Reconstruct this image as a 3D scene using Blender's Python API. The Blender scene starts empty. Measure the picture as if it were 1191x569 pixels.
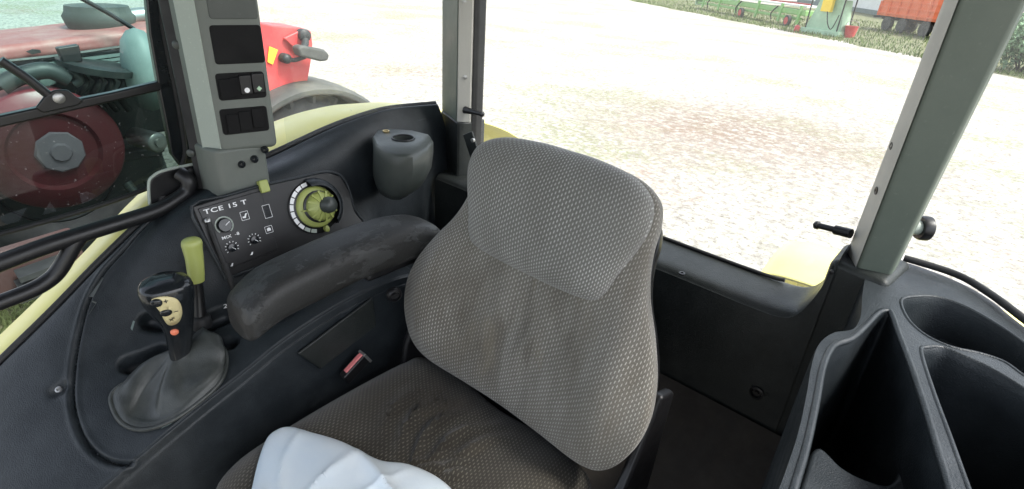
import bpy, bmesh, math, random
import numpy as np
from mathutils import Vector, Matrix
from mathutils.bvhtree import BVHTree
random.seed(7); np.random.seed(7)
R=math.radians
SC=bpy.context.scene; COL=SC.collection
# ---------------------------------------------------------------- camera (surveyed from the photograph)
F=642.0; CAM=Vector((0,0,2.7))
_p,_r,_y=R(26.8),R(3.8),R(40)
FW=Vector((-math.sin(_y)*math.cos(_p),math.cos(_y)*math.cos(_p),-math.sin(_p)))
_rt=Vector((math.cos(_y),math.sin(_y),0)); _up=_rt.cross(FW)
RT=math.cos(_r)*_rt+math.sin(_r)*_up; UP=-math.sin(_r)*_rt+math.cos(_r)*_up
cd=bpy.data.cameras.new('camera'); cam=bpy.data.objects.new('camera',cd); COL.objects.link(cam)
cam.matrix_world=Matrix(((RT.x,UP.x,-FW.x,CAM.x),(RT.y,UP.y,-FW.y,CAM.y),(RT.z,UP.z,-FW.z,CAM.z),(0,0,0,1)))
cd.sensor_fit='HORIZONTAL'; cd.sensor_width=36; cd.lens=F/1191*36; cd.clip_start=.02; cd.clip_end=2000
SC.camera=cam
def ray(px,py):
    px=float(px);py=float(py); return FW+((px-595.5)/F)*RT-((py-284.5)/F)*UP
def S(px,py,X=None,Y=None,Z=None,pl=None):
    """survey: sight line through a photo point met with a real plane"""
    d=ray(px,py)
    if pl: t=(pl[0]-CAM).dot(pl[1])/d.dot(pl[1])
    else:
        for v,i in((X,0),(Y,1),(Z,2)):
            if v is not None: t=(v-CAM[i])/d[i]
    return CAM+t*d
# ---------------------------------------------------------------- helpers
def tag(o,label,cat,group=None,kind=None):
    if label:o['label']=label
    if cat:o['category']=cat
    if group:o['group']=group
    if kind:o['kind']=kind
    return o
def thing(name,label,cat,loc=(0,0,0),group=None):
    o=bpy.data.objects.new(name,None); COL.objects.link(o); o.location=loc; o.empty_display_size=.05
    return tag(o,label,cat,group)
def link(name,me,mat,parent=None,smooth=True,bevel=0,seg=3,sub=0,solid=0):
    o=bpy.data.objects.new(name,me); COL.objects.link(o)
    if mat is not None: me.materials.append(mat)
    if smooth:
        me.shade_smooth()
        if not bevel and not sub: me.set_sharp_from_angle(angle=R(52))
    if solid:
        m=o.modifiers.new('solid','SOLIDIFY'); m.thickness=solid; m.offset=-1
    if bevel:
        m=o.modifiers.new('bev','BEVEL'); m.width=bevel; m.segments=seg; m.limit_method='ANGLE'; m.angle_limit=R(35); m.harden_normals=True
    if sub:
        m=o.modifiers.new('sub','SUBSURF'); m.levels=sub; m.render_levels=sub
    if parent is not None:
        o.parent=parent; q=parent; off=Vector(q.location)
        while q.parent: q=q.parent; off+=Vector(q.location)
        o.location=-off+ (Vector((0,0,0)))
        o.location=-off
    return o
def mesh(verts,faces,fix=True):
    me=bpy.data.meshes.new('m'); me.from_pydata([tuple(v) for v in verts],[],faces)
    if fix:
        bm=bmesh.new(); bm.from_mesh(me); bmesh.ops.recalc_face_normals(bm,faces=bm.faces); bm.to_mesh(me); bm.free()
    me.update(); return me
class MB:
    def __init__(s): s.v=[];s.f=[]
    def add(s,v,f):
        n=len(s.v); s.v+= [Vector(a) for a in v]; s.f+=[tuple(i+n for i in q) for q in f]; return s
    def prism(s,pts,vec):
        pts=[Vector(p) for p in pts]; vec=Vector(vec); n=len(pts)
        return s.add(pts+[p+vec for p in pts],[tuple(range(n))[::-1],tuple(range(n,2*n))]+[(i,(i+1)%n,(i+1)%n+n,i+n) for i in range(n)])
    def box(s,c,size,M=None):
        c=Vector(c); h=[a/2 for a in size]; M=M or Matrix.Identity(3)
        v=[c+M@Vector((x*h[0],y*h[1],z*h[2])) for x in(-1,1) for y in(-1,1) for z in(-1,1)]
        return s.add(v,[(0,1,3,2),(4,6,7,5),(0,4,5,1),(2,3,7,6),(0,2,6,4),(1,5,7,3)])
    def bar(s,a,b,w,h,up=(0,0,1)):
        a=Vector(a);b=Vector(b);d=(b-a).normalized();x=d.cross(Vector(up)).normalized()*w/2;z=x.cross(d).normalized()*h/2
        return s.prism([a-x-z,a+x-z,a+x+z,a-x+z],b-a)
    def tube(s,pts,r,n=12,smooth=6,flat=None,closed=False):
        pts=[Vector(p) for p in pts]; m=len(pts); rr=r if isinstance(r,(list,tuple)) else [r]*m
        if smooth>1 and m>2:
            P=[];Q=[]
            for i in range(m-1 if not closed else m):
                idx=[(i+k)%m if closed else min(max(i+k,0),m-1) for k in(-1,0,1,2)]
                a,b,c,d=[pts[k] for k in idx]
                for j in range(smooth):
                    t=j/smooth
                    P.append(.5*((2*b)+(c-a)*t+(2*a-5*b+4*c-d)*t*t+(-a+3*b-3*c+d)*t**3)); Q.append(rr[idx[1]]*(1-t)+rr[idx[2]]*t)
            if not closed: P.append(pts[-1]);Q.append(rr[-1])
            pts,rr=P,Q; m=len(pts)
        V=[];up=Vector((.01,.02,1))
        for i in range(m):
            t=(pts[(i+1)%m if closed else min(i+1,m-1)]-pts[(i-1)%m if closed else max(i-1,0)]).normalized()
            if i==0:
                x=t.cross(up if abs(t.z)<.95 else Vector((1,0,0))).normalized()
            else: x=(x-t*x.dot(t)).normalized()
            y=t.cross(x)
            for k in range(n):
                a=2*math.pi*k/n; V.append(pts[i]+rr[i]*(math.cos(a)*x+math.sin(a)*y*(flat or 1)))
        Fc=[(i*n+k,i*n+(k+1)%n,((i+1)%m)*n+(k+1)%n,((i+1)%m)*n+k) for i in range(m if closed else m-1) for k in range(n)]
        if not closed: Fc+=[tuple(range(n))[::-1],tuple((m-1)*n+k for k in range(n))]
        return s.add(V,Fc)
    def lathe(s,o,ax,prof,n=32,ex=None,sx=1,sy=1,a0=0,a1=2*math.pi):
        o=Vector(o);ax=Vector(ax).normalized()
        x=Vector(ex) if ex is not None else ax.cross(Vector((0,0,1)) if abs(ax.z)<.9 else Vector((1,0,0)))
        x=(x-ax*x.dot(ax)).normalized(); y=ax.cross(x)
        full=abs(a1-a0-2*math.pi)<1e-6; m=n if full else n+1
        V=[o+ax*h+r*(math.cos(a0+(a1-a0)*k/n)*x*sx+math.sin(a0+(a1-a0)*k/n)*y*sy) for r,h in prof for k in range(m)]
        Fc=[(i*m+k,i*m+(k+1)%m,(i+1)*m+(k+1)%m,(i+1)*m+k) for i in range(len(prof)-1) for k in range(m if full else m-1)]
        if full:
            if prof[0][0]>1e-5: Fc.append(tuple(range(m))[::-1])
            if prof[-1][0]>1e-5: Fc.append(tuple((len(prof)-1)*m+k for k in range(m)))
        return s.add(V,Fc)
    def build(s,name,mat,parent=None,**k):
        return link(name,mesh(s.v,s.f),mat,parent,**k)
def cr(P,n,closed=False):
    P=np.array([tuple(p) for p in P],float); m=len(P); out=[]
    for i in range(m if closed else m-1):
        a,b,c,d=[P[(i+k)%m] if closed else P[min(max(i+k,0),m-1)] for k in(-1,0,1,2)]
        for j in range(n):
            t=j/n; out.append(.5*(2*b+(c-a)*t+(2*a-5*b+4*c-d)*t*t+(-a+3*b-3*c+d)*t**3))
    if not closed: out.append(P[-1])
    return np.array(out)
def gridmesh(G,flip=False):
    a,b=G.shape[:2]; V=G.reshape(-1,3)
    Fc=[(i*b+j,i*b+j+1,(i+1)*b+j+1,(i+1)*b+j) for i in range(a-1) for j in range(b-1)]
    if flip: Fc=[q[::-1] for q in Fc]
    me=bpy.data.meshes.new('g'); me.from_pydata([tuple(v) for v in V],[],Fc); me.update(); return me
def resample(rows,na,nb):
    G=np.array(rows,float)
    G=np.array([cr(r,nb) for r in G]); G=np.array([cr(G[:,j],na) for j in range(G.shape[1])]).transpose(1,0,2)
    return G
def rrect(w,h,r,n=5):
    out=[]
    for cx,cy,a in((w/2-r,h/2-r,0),(-w/2+r,h/2-r,90),(-w/2+r,-h/2+r,180),(w/2-r,-h/2+r,270)):
        for k in range(n+1):
            t=R(a+90*k/n); out.append((cx+r*math.cos(t),cy+r*math.sin(t)))
    return out
def text(s,size,M,mat,parent,name='lettering',ext=.0004,sx=1):
    c=bpy.data.curves.new('t','FONT'); c.body=s; c.size=size; c.extrude=ext; c.align_x='CENTER'; c.align_y='CENTER'
    c.space_character=1.1; c.offset=size*.012
    o=bpy.data.objects.new('t',c); COL.objects.link(o)
    me=bpy.data.meshes.new_from_object(o.evaluated_get(bpy.context.evaluated_depsgraph_get())); bpy.data.objects.remove(o)
    me.transform(M@Matrix.Diagonal((sx,1,1,1))); return link(name,me,mat,parent,smooth=False)
def frame(o,x,y,z): return Matrix(((x.x,y.x,z.x,o.x),(x.y,y.y,z.y,o.y),(x.z,y.z,z.z,o.z),(0,0,0,1)))
# ---------------------------------------------------------------- materials
def newmat(name):
    m=bpy.data.materials.new(name); m.use_nodes=True; nt=m.node_tree; return m,nt,nt.nodes['Principled BSDF']
def N(nt,t,**k):
    n=nt.nodes.new(t)
    for a,b in k.items():
        if a.startswith('i_'):
            key=a[2:]; key=int(key) if key.isdigit() else key
            n.inputs[key].default_value=b
        else: setattr(n,a,b)
    return n
def ramp(nt,fac,stops):
    r=nt.nodes.new('ShaderNodeValToRGB'); e=r.color_ramp.elements
    while len(e)<len(stops): e.new(.5)
    for q,(p,c) in zip(e,stops):
        q.position=p; q.color=c if len(c)==4 else (*c,1)
    nt.links.new(fac,r.inputs[0]); return r.outputs[0]
def noise(nt,scale,detail=4,rough=.55,vec=None,scl=None):
    tc=nt.nodes.new('ShaderNodeTexCoord'); v=tc.outputs['Object'] if vec is None else vec
    if scl:
        mp=N(nt,'ShaderNodeMapping'); mp.inputs['Scale'].default_value=scl; nt.links.new(v,mp.inputs[0]); v=mp.outputs[0]
    n=N(nt,'ShaderNodeTexNoise',i_Scale=scale,i_Detail=detail,i_Roughness=rough); nt.links.new(v,n.inputs['Vector']); return n.outputs[0]
def mixc(nt,fac,a,b,mode='MIX'):
    m=nt.nodes.new('ShaderNodeMix'); m.data_type='RGBA'; m.blend_type=mode
    for s,v in((m.inputs[0],fac),(m.inputs[6],a),(m.inputs[7],b)):
        if hasattr(v,'links'): nt.links.new(v,s)
        else: s.default_value=v if not isinstance(v,tuple) else (v if len(v)==4 else (*v,1))
    return m.outputs[2]
def bump(nt,b,h,strength=.3,dist=.001,prev=None):
    n=N(nt,'ShaderNodeBump',i_Strength=strength,i_Distance=dist); nt.links.new(h,n.inputs['Height'])
    if prev: nt.links.new(prev,n.inputs['Normal'])
    nt.links.new(n.outputs[0],b.inputs['Normal']); return n.outputs[0]
def plastic(name,c,rough=.45,grain=900,gs=.25,dust=.25,dustc=None,spec=.5,blot=6):
    m,nt,b=newmat(name)
    dustc=dustc or tuple(min(1,x*1.8+.03) for x in c)
    f1=ramp(nt,noise(nt,blot,8,.65),[(.42,(0,0,0)),(.75,(dust,)*3)])
    f2=ramp(nt,noise(nt,160,3,.7),[(.62,(0,0,0)),(.78,(dust*1.2,)*3)])
    cc=mixc(nt,f1,c,dustc); cc=mixc(nt,f2,cc,dustc)
    if dust:
        for sc_,th in(((190,9,60),.70),((14,150,170),.71)):
            f3=ramp(nt,noise(nt,1.3,3,.6,scl=sc_),[(th,(0,0,0)),(th+.05,(min(.6,dust*1.6),)*3)]); cc=mixc(nt,f3,cc,dustc)
    nt.links.new(cc,b.inputs['Base Color'])
    rr=ramp(nt,noise(nt,blot*1.7,6,.7),[(.3,(rough*.8,)*3),(.75,(min(1,rough*1.35),)*3)]); nt.links.new(rr,b.inputs['Roughness'])
    b.inputs['Specular IOR Level'].default_value=spec
    if grain: bump(nt,b,noise(nt,grain,2,.5),gs,.0009)
    return m
M={}
M['dark']=plastic('dark blue grey moulded plastic',(.016,.020,.023),.36,520,.8,.4,(.055,.062,.068),blot=14,spec=.32)
M['dark2']=plastic('dark plastic of rear trim',(.017,.020,.019),.42,480,.8,.35,(.06,.064,.064),blot=12,spec=.38)
M['black']=plastic('black plastic',(.007,.007,.008),.38,700,.15,.12)
M['blackgloss']=plastic('glossy black plastic',(.010,.012,.014),.16,0,0,.12)
M['rubber']=plastic('black rubber',(.009,.009,.010),.6,500,.3,.25,(.05,.05,.047))
M['pit']=plastic('matt black blank',(.004,.004,.0045),.6,600,.1,.08,spec=.2)
M['rust']=plastic('rusty dirty metal',(.035,.017,.014),.8,60,.3,.5,(.05,.045,.04),blot=5)
M['murk']=plastic('oily machine black',(.012,.016,.016),.5,40,.3,.6,(.05,.065,.06),blot=4)
M['post']=plastic('grey green painted post',(.10,.122,.10),.5,500,.15,.35,(.17,.19,.16))
M['post_lit']=plastic('pale grey lit post face',(.40,.39,.355),.55,500,.15,.4,(.50,.49,.45))  # paler than the post: light on its bright side put into the colour
M['grey']=plastic('grey moulded plastic',(.12,.133,.118),.5,900,.35,.35,(.19,.20,.18))
M['lightstrip']=plastic('light grey trim strip',(.30,.34,.30),.5,600,.2,.3)
M['holder']=plastic('grey cup holder plastic',(.045,.052,.047),.4,900,.2,.3)
M['olive']=plastic('olive green plastic',(.33,.37,.10),.4,400,.1,.35,(.42,.44,.2))
M['cream']=plastic('cream plate',(.58,.50,.27),.4,0,0,.3)
M['white']=plastic('white print',(.8,.8,.8),.5,0,0,.0)
M['orange']=plastic('orange button',(.8,.22,.12),.4,0,0,.1)
M['pink']=plastic('faded red buckle button',(.75,.22,.22),.4,0,0,.1)
M['steel']=plastic('dull steel',(.35,.35,.34),.35,300,.2,.4); M['steel'].node_tree.nodes['Principled BSDF'].inputs['Metallic'].default_value=.8
M['brass']=plastic('brass ring',(.6,.45,.2),.3,0,0,.2); M['brass'].node_tree.nodes['Principled BSDF'].inputs['Metallic'].default_value=.9
M['fender']=plastic('pale yellow green fender paint',(.82,.76,.24),.35,0,0,.3,(.7,.66,.4))
M['red']=plastic('faded red paint',(.50,.055,.055),.45,200,.1,.4,(.5,.2,.17),blot=3)
M['wine']=plastic('dark wine red paint',(.13,.014,.022),.4,100,.1,.4,(.14,.06,.06),blot=4)
M['mauve']=plastic('dusty hub with mauve highlight',(.24,.19,.23),.6,100,.1,.6,(.35,.30,.33),blot=6)  # purplish highlight on the hub painted in as a mauve tone
M['reddust']=plastic('dusty pinkish red paint',(.32,.10,.095),.5,120,.2,.7,(.42,.26,.23),blot=5)
M['redrim']=plastic('dark red wheel paint',(.42,.035,.04),.5,100,.1,.35,(.3,.12,.1),blot=3)
M['tyre']=plastic('dusty tyre rubber',(.05,.052,.05),.8,60,.4,.6,(.17,.17,.15),blot=4)
M['guard']=plastic('dusty black mudguard',(.05,.055,.05),.6,80,.3,.6,(.14,.145,.13),blot=4)
M['gy']=plastic('grey panel',(.13,.17,.16),.5,60,.1,.4,blot=3)
M['yellow']=plastic('yellow sticker',(.8,.55,.05),.4,0,0,.1)
M['green']=plastic('green machine paint',(.20,.42,.12),.4,0,0,.4,(.4,.42,.3),blot=2)
M['palegreen']=plastic('pale green paint',(.36,.52,.36),.5,0,0,.4,blot=2)
M['orangep']=plastic('orange trailer paint',(.78,.16,.05),.45,0,0,.3,(.7,.35,.25),blot=2)
M['wall']=plastic('white wall',(.75,.75,.72),.8,0,0,.3,blot=1)
M['rooff']=plastic('grey roof sheet',(.3,.3,.31),.6,0,0,.3,blot=1)
M['carpet']=plastic('dark floor mat',(.035,.03,.026),.95,0,0,.5,(.075,.062,.05),blot=14)
M['vinyl']=None
def mk_vinyl():
    m,nt,b=newmat('worn black armrest vinyl')
    w=ramp(nt,noise(nt,17,8,.66,scl=(1.2,.6,1.3)),[(.52,(0,0,0)),(.545,(1,1,1))])
    c=mixc(nt,w,(.017,.017,.016),(.034,.035,.034)); 
    s=ramp(nt,noise(nt,260,3,.7),[(.55,(0,0,0)),(.75,(.4,.4,.4))]); c=mixc(nt,s,c,(.07,.07,.066))
    nt.links.new(c,b.inputs['Base Color']); b.inputs['Roughness'].default_value=.55
    n=bump(nt,b,w,.6,.0015); bump(nt,b,noise(nt,330,4,.6),.45,.001,n); return m
M['vinyl']=mk_vinyl()
def mk_leather():
    m,nt,b=newmat('grey leather boot')
    c=ramp(nt,noise(nt,30,6,.6),[(.35,(.028,.032,.030)),(.7,(.055,.06,.056))]); nt.links.new(c,b.inputs['Base Color']); b.inputs['Roughness'].default_value=.42
    v=N(nt,'ShaderNodeTexVoronoi',i_Scale=500); tc=nt.nodes.new('ShaderNodeTexCoord'); nt.links.new(tc.outputs['Object'],v.inputs['Vector'])
    bump(nt,b,v.outputs[0],.35,.0008); return m
M['leather']=mk_leather()
def mk_fabric(name,base,dash,dirt,amt):
    m,nt,b=newmat(name); uv=N(nt,'ShaderNodeUVMap'); uv.uv_map='UVMap'
    sx=N(nt,'ShaderNodeSeparateXYZ'); nt.links.new(uv.outputs[0],sx.inputs[0])
    def ma(op,a,b2=None,c=None):
        n=nt.nodes.new('ShaderNodeMath'); n.operation=op
        for i,v in enumerate((a,b2,c)):
            if v is None: continue
            if hasattr(v,'links'): nt.links.new(v,n.inputs[i])
            else: n.inputs[i].default_value=v
        return n.outputs[0]
    # staggered dashes: columns 8 mm apart, dashes 11 mm apart
    warp=noise(nt,9,2,.5,vec=uv.outputs[0]); 
    U=ma('DIVIDE',ma('ADD',sx.outputs[0],ma('MULTIPLY',warp,.006)),.0062); V=ma('DIVIDE',sx.outputs[1],.0096)
    col=ma('FLOOR',U); fu=ma('SUBTRACT',ma('FRACT',U),.5); off=ma('MULTIPLY',ma('MODULO',ma('ABSOLUTE',col),2.0),.5)
    fv=ma('SUBTRACT',ma('FRACT',ma('ADD',V,off)),.5)
    sl=ma('ADD',fu,ma('MULTIPLY',fv,-.25))
    e=ma('ADD',ma('POWER',ma('ABSOLUTE',ma('DIVIDE',sl,.17)),2.0),ma('POWER',ma('ABSOLUTE',ma('DIVIDE',fv,.34)),2.0))
    d=ma('SUBTRACT',1.0,ma('SMOOTHSTEP',.6,1.3,e)) if False else ramp(nt,e,[(.45,(1,1,1)),(1.0,(0,0,0))])
    weave=noise(nt,1500,1,.5,vec=uv.outputs[0])
    heath=ramp(nt,noise(nt,420,3,.8,vec=uv.outputs[0]),[(.3,(.6,.6,.6)),(.7,(1.35,1.35,1.35))])
    c=mixc(nt,1.0,base,heath,'MULTIPLY')
    fade=ramp(nt,noise(nt,3.5,3,.6,vec=uv.outputs[0]),[(.3,(.45,)*3),(.6,(1,)*3)])
    dm=mixc(nt,1.0,d,fade,'MULTIPLY'); c=mixc(nt,dm,c,dash)
    # worn dirt patches and rubbed streaks
    st=ramp(nt,noise(nt,5,6,.6,vec=uv.outputs[0],scl=(1.6,.8,1)),[(.42,(0,)*3),(.68,(amt,)*3)])
    c=mixc(nt,st,c,dirt)
    st2=ramp(nt,noise(nt,14,5,.6,vec=uv.outputs[0],scl=(1.5,.35,1)),[(.5,(0,)*3),(.72,(amt*.7,)*3)])
    c=mixc(nt,st2,c,tuple(x*1.5 for x in dirt))
    cu=N(nt,'ShaderNodeVectorMath'); cu.operation='DISTANCE'; mp=N(nt,'ShaderNodeMapping'); mp.inputs['Scale'].default_value=(1,1,1); nt.links.new(uv.outputs[0],cu.inputs[0]); cu.inputs[1].default_value=(.0,.15,0)
    mr=N(nt,'ShaderNodeMapRange'); mr.inputs[1].default_value=.03; mr.inputs[2].default_value=.22; mr.inputs[3].default_value=1; mr.inputs[4].default_value=0; nt.links.new(cu.outputs['Value'],mr.inputs[0])
    s3=ramp(nt,noise(nt,13,3,.5,vec=uv.outputs[0],scl=(2.2,.45,1)),[(.48,(0,)*3),(.58,(amt*.65,)*3)])
    c=mixc(nt,mixc(nt,1.0,mr.outputs[0],s3,'MULTIPLY'),c,tuple(x*.75 for x in dirt))
    s4=ramp(nt,noise(nt,11,3,.5,vec=uv.outputs[0],scl=(1.5,.5,1.1)),[(.56,(0,)*3),(.68,(amt*.9,)*3)])
    c=mixc(nt,mixc(nt,1.0,mr.outputs[0],s4,'MULTIPLY'),c,tuple(x*2.6 for x in dirt))
    nt.links.new(c,b.inputs['Base Color']); b.inputs['Roughness'].default_value=.95; b.inputs['Specular IOR Level'].default_value=.15
    b.inputs['Sheen Weight'].default_value=.25; b.inputs['Sheen Roughness'].default_value=.5
    n=bump(nt,b,d,.5,.0012); bump(nt,b,heath,.35,.0008,n); return m
M['fabric']=mk_fabric('grey dashed seat cloth',(.165,.156,.136),(.50,.485,.44),(.075,.064,.046),.6)
M['fabric2']=mk_fabric('grimy dark seat cloth',(.050,.046,.037),(.20,.185,.15),(.030,.025,.018),.7)
M['fabric3']=mk_fabric('headrest cloth',(.155,.153,.14),(.54,.54,.51),(.075,.07,.058),.35)
def mk_glass(name,tint,dirt=.03,spk=.15):  # dirt: pale film for dust, and for glare on clear panes
    m=bpy.data.materials.new(name); m.use_nodes=True; nt=m.node_tree; nt.nodes.clear()
    o=nt.nodes.new('ShaderNodeOutputMaterial'); tr=N(nt,'ShaderNodeBsdfTransparent'); tr.inputs[0].default_value=(*tint,1)
    gl=N(nt,'ShaderNodeBsdfGlossy'); gl.inputs['Roughness'].default_value=.02; df=N(nt,'ShaderNodeBsdfTranslucent'); df.inputs[0].default_value=(.8,.8,.78,1)
    lw=N(nt,'ShaderNodeLayerWeight'); fr=N(nt,'ShaderNodeMapRange'); fr.inputs[1].default_value=.55; fr.inputs[2].default_value=1; fr.inputs[3].default_value=.03; fr.inputs[4].default_value=.45; nt.links.new(lw.outputs['Facing'],fr.inputs[0]); a=nt.nodes.new('ShaderNodeMixShader'); b=nt.nodes.new('ShaderNodeMixShader')
    nt.links.new(fr.outputs[0],a.inputs[0]); nt.links.new(tr.outputs[0],a.inputs[1]); nt.links.new(gl.outputs[0],a.inputs[2])
    base=ramp(nt,noise(nt,3,5,.6),[(.3,(dirt*.6,)*3),(.7,(dirt*1.5,)*3)])
    sp=ramp(nt,noise(nt,130,3,.6),[(.66,(0,)*3),(.72,(spk,)*3)])
    f=mixc(nt,1.0,base,sp,'ADD')
    nt.links.new(f,b.inputs[0]); nt.links.new(a.outputs[0],b.inputs[1]); nt.links.new(df.outputs[0],b.inputs[2])
    nt.links.new(b.outputs[0],o.inputs[0]); return m
M['glass']=mk_glass('dusty glare-veiled window glass',(.95,.97,.95),.045)  # dust film strengthened so its pale veil imitates glare
M['tintglass']=mk_glass('teal door glass',(.46,.68,.64),.007,.12)
M['darkglass']=mk_glass('dark tinted door glass',(.11,.16,.145),.006,.10)
def mk_cloth():
    m,nt,b=newmat('pale blue white cotton'); c=ramp(nt,noise(nt,6,4,.6),[(.35,(.58,.68,.76)),(.65,(.68,.75,.79))])
    nt.links.new(c,b.inputs['Base Color']); b.inputs['Roughness'].default_value=.9; bb_=bump(nt,b,noise(nt,22,5,.6,scl=(1,2.2,1)),.18,.004); bump(nt,b,noise(nt,900,2,.5),.4,.0008,bb_); return m
M['cloth']=mk_cloth()
def mk_ground():
    m,nt,b=newmat('pale gravel yard')
    tc=nt.nodes.new('ShaderNodeTexCoord')
    v=N(nt,'ShaderNodeTexVoronoi',i_Scale=9); nt.links.new(tc.outputs['Object'],v.inputs['Vector'])
    stone=ramp(nt,v.outputs[0],[(.0,(.51,.50,.475)),(.45,(.47,.46,.435)),(.75,(.33,.32,.30))])
    var=ramp(nt,noise(nt,16,9,.82,scl=(1,1.0,1)),[(.38,(.22,.19,.14)),(.45,(.72,.69,.62)),(.58,(1.0,.99,.97))])
    c=mixc(nt,1.0,stone,var,'MULTIPLY')
    br=ramp(nt,noise(nt,.35,5,.6),[(.52,(0,)*3),(.68,(.75,)*3)]); fine=ramp(nt,noise(nt,7,7,.75),[(.46,(0,)*3),(.56,(1,)*3)])
    c=mixc(nt,mixc(nt,1.0,br,fine,'MULTIPLY'),c,(.24,.15,.10))
    g=ramp(nt,noise(nt,.22,4,.6,scl=(1,1.4,1)),[(.50,(0,)*3),(.60,(1,)*3)]); gf=ramp(nt,noise(nt,9,7,.8),[(.47,(0,)*3),(.54,(.9,)*3)])
    c=mixc(nt,mixc(nt,1.0,g,gf,'MULTIPLY'),c,(.20,.215,.11))
    # the trodden brown track behind the cab
    sx=N(nt,'ShaderNodeVectorMath'); sx.operation='DISTANCE'; g0=S(850,150,Z=0); nt.links.new(tc.outputs['Object'],sx.inputs[0]); sx.inputs[1].default_value=(g0.x,g0.y,0)
    pm=ramp(nt,sx.outputs['Value'],[(0,(1,)*3),(1,(0,)*3)]); mr=N(nt,'ShaderNodeMapRange'); mr.inputs[1].default_value=.5; mr.inputs[2].default_value=4.2; mr.inputs[3].default_value=.9; mr.inputs[4].default_value=0; nt.links.new(sx.outputs['Value'],mr.inputs[0])
    f3=ramp(nt,noise(nt,5,8,.78),[(.42,(0,)*3),(.54,(1,)*3)]); c=mixc(nt,mixc(nt,1.0,mr.outputs[0],f3,'MULTIPLY'),c,(.18,.125,.09))
    nt.links.new(c,b.inputs['Base Color']); b.inputs['Roughness'].default_value=.95
    bump(nt,b,noise(nt,12,8,.75),.7,.05); return m
M['ground']=mk_ground()
def mk_grass(name,a,b2):
    m,nt,b=newmat(name); c=ramp(nt,noise(nt,3.5,8,.75),[(.35,a),(.65,b2)]); nt.links.new(c,b.inputs['Base Color']); b.inputs['Roughness'].default_value=.9
    bump(nt,b,noise(nt,20,6,.8),.6,.05); return m
M['grass']=mk_grass('grassy soil',(.07,.085,.035),(.20,.20,.11))
M['blade']=mk_grass('grass blades',(.07,.12,.03),(.17,.21,.08))
M['leaf']=mk_grass('hedge leaves',(.09,.18,.09),(.22,.32,.20))
# ================================================================ SETTING
def sheet(name,pts,z,mat,kind='structure'):
    o=link(name,mesh([(p[0],p[1],z) for p in pts],[tuple(range(len(pts)))]),mat,smooth=False); o['kind']=kind
    return o
sheet('ground',[(-400,-400),(400,-400),(400,400),(-400,400)],0,M['ground'])
e0=S(700,-6,Z=0); e1=S(1065,66,Z=0); dd=(e1-e0).normalized(); e2=e1+dd*40
nn=Vector((-dd.y,dd.x,0)); nn=nn if nn.y>0 else -nn
edge=[e0+(e2-e0)*k/40+nn*(random.uniform(-.5,.5)) for k in range(41)]
sheet('grass_verge',[(p.x,p.y) for p in edge]+[tuple((e2+nn*60).xy),tuple((e0+nn*60).xy)],.004,M['grass'])
sheet('grass_patch',[(-9,-3),(-1.7,-3),(-1.75,-.5),(-2.2,.25),(-3.0,.75),(-3.6,1.1),(-4.6,1.3),(-6,1.5),(-9,1.2)],.004,M['grass'])
def blades(name,spots,h,w,label):
    V=[];Fc=[]
    for (x,y) in spots:
        a=random.uniform(0,6.28);hh=h*random.uniform(.4,1.2);l=random.uniform(-.5,.5)*hh
        n=len(V);dx,dy=math.cos(a)*w,math.sin(a)*w
        V+=[(x-dx,y-dy,0.0),(x+dx,y+dy,0.0),(x+l*math.sin(a)+dx*.4,y-l*math.cos(a)+dy*.4,hh*.7),(x+l*2*math.sin(a),y-l*2*math.cos(a),hh)]
        Fc+=[(n,n+1,n+2),(n,n+2,n+3)]
    o=link(name,mesh(V,Fc,False),M['blade'],smooth=False); tag(o,label,'grass',kind='stuff'); return o
sp=[]
while len(sp)<26000:
    x,y=random.uniform(-6.5,-1.9),random.uniform(-.8,1.4)
    if y<.25+(-2.2-x)*.5: sp.append((x,y))
blades('grass',sp,.09,.004,'short green grass beside the red tractor')
sp=[]
for k in range(16000):
    p=e0+(e2-e0)*random.random()**.8+nn*(random.random()**1.5*18-.2); sp.append((p.x,p.y))
blades('rough_grass',sp,.22,.03,'rough dry grass along the far edge of the yard')
# ================================================================ CAB SHELL
# floor and the low walls that close the cab
o=MB().box((-.62,.2,1.33),(1.5,1.7,.05)).build('cab_floor',M['carpet'],smooth=False); tag(o,'dark brown matted floor of the cab behind the seat','floor',kind='structure')
roof=MB().box((-.55,.0,3.22),(1.9,2.4,.16)).build('cab_roof',M['dark2'],bevel=.04); tag(roof,'cab roof over the seat','roof',kind='structure')  # out of view; lowered and widened to dim the interior
db=thing('dashboard','unseen dashboard with steering wheel, added to darken the cab','dashboard',(-.55,-.95,1.36))  # out of view, added so that less light reaches the interior
MB().prism([(-.85,-1.1,1.36),(-.85,-.8,1.36),(-.85,-.72,2.0),(-.85,-.85,2.2),(-.85,-1.1,2.15)],(.62,0,0)).build('cowl',M['dark2'],db,bevel=.03)
MB().tube([(-.55,-.85,2.1),(-.55,-.62,2.32)],.03,12).build('column',M['black'],db)
MB().tube([Vector((-.55+.2*math.cos(a),-.62+.2*math.sin(a)*.75,2.32+.2*math.sin(a)*.66)) for a in [k*math.pi/8 for k in range(16)]],.015,10,closed=True).build('steering_wheel',M['black'],db)
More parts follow.
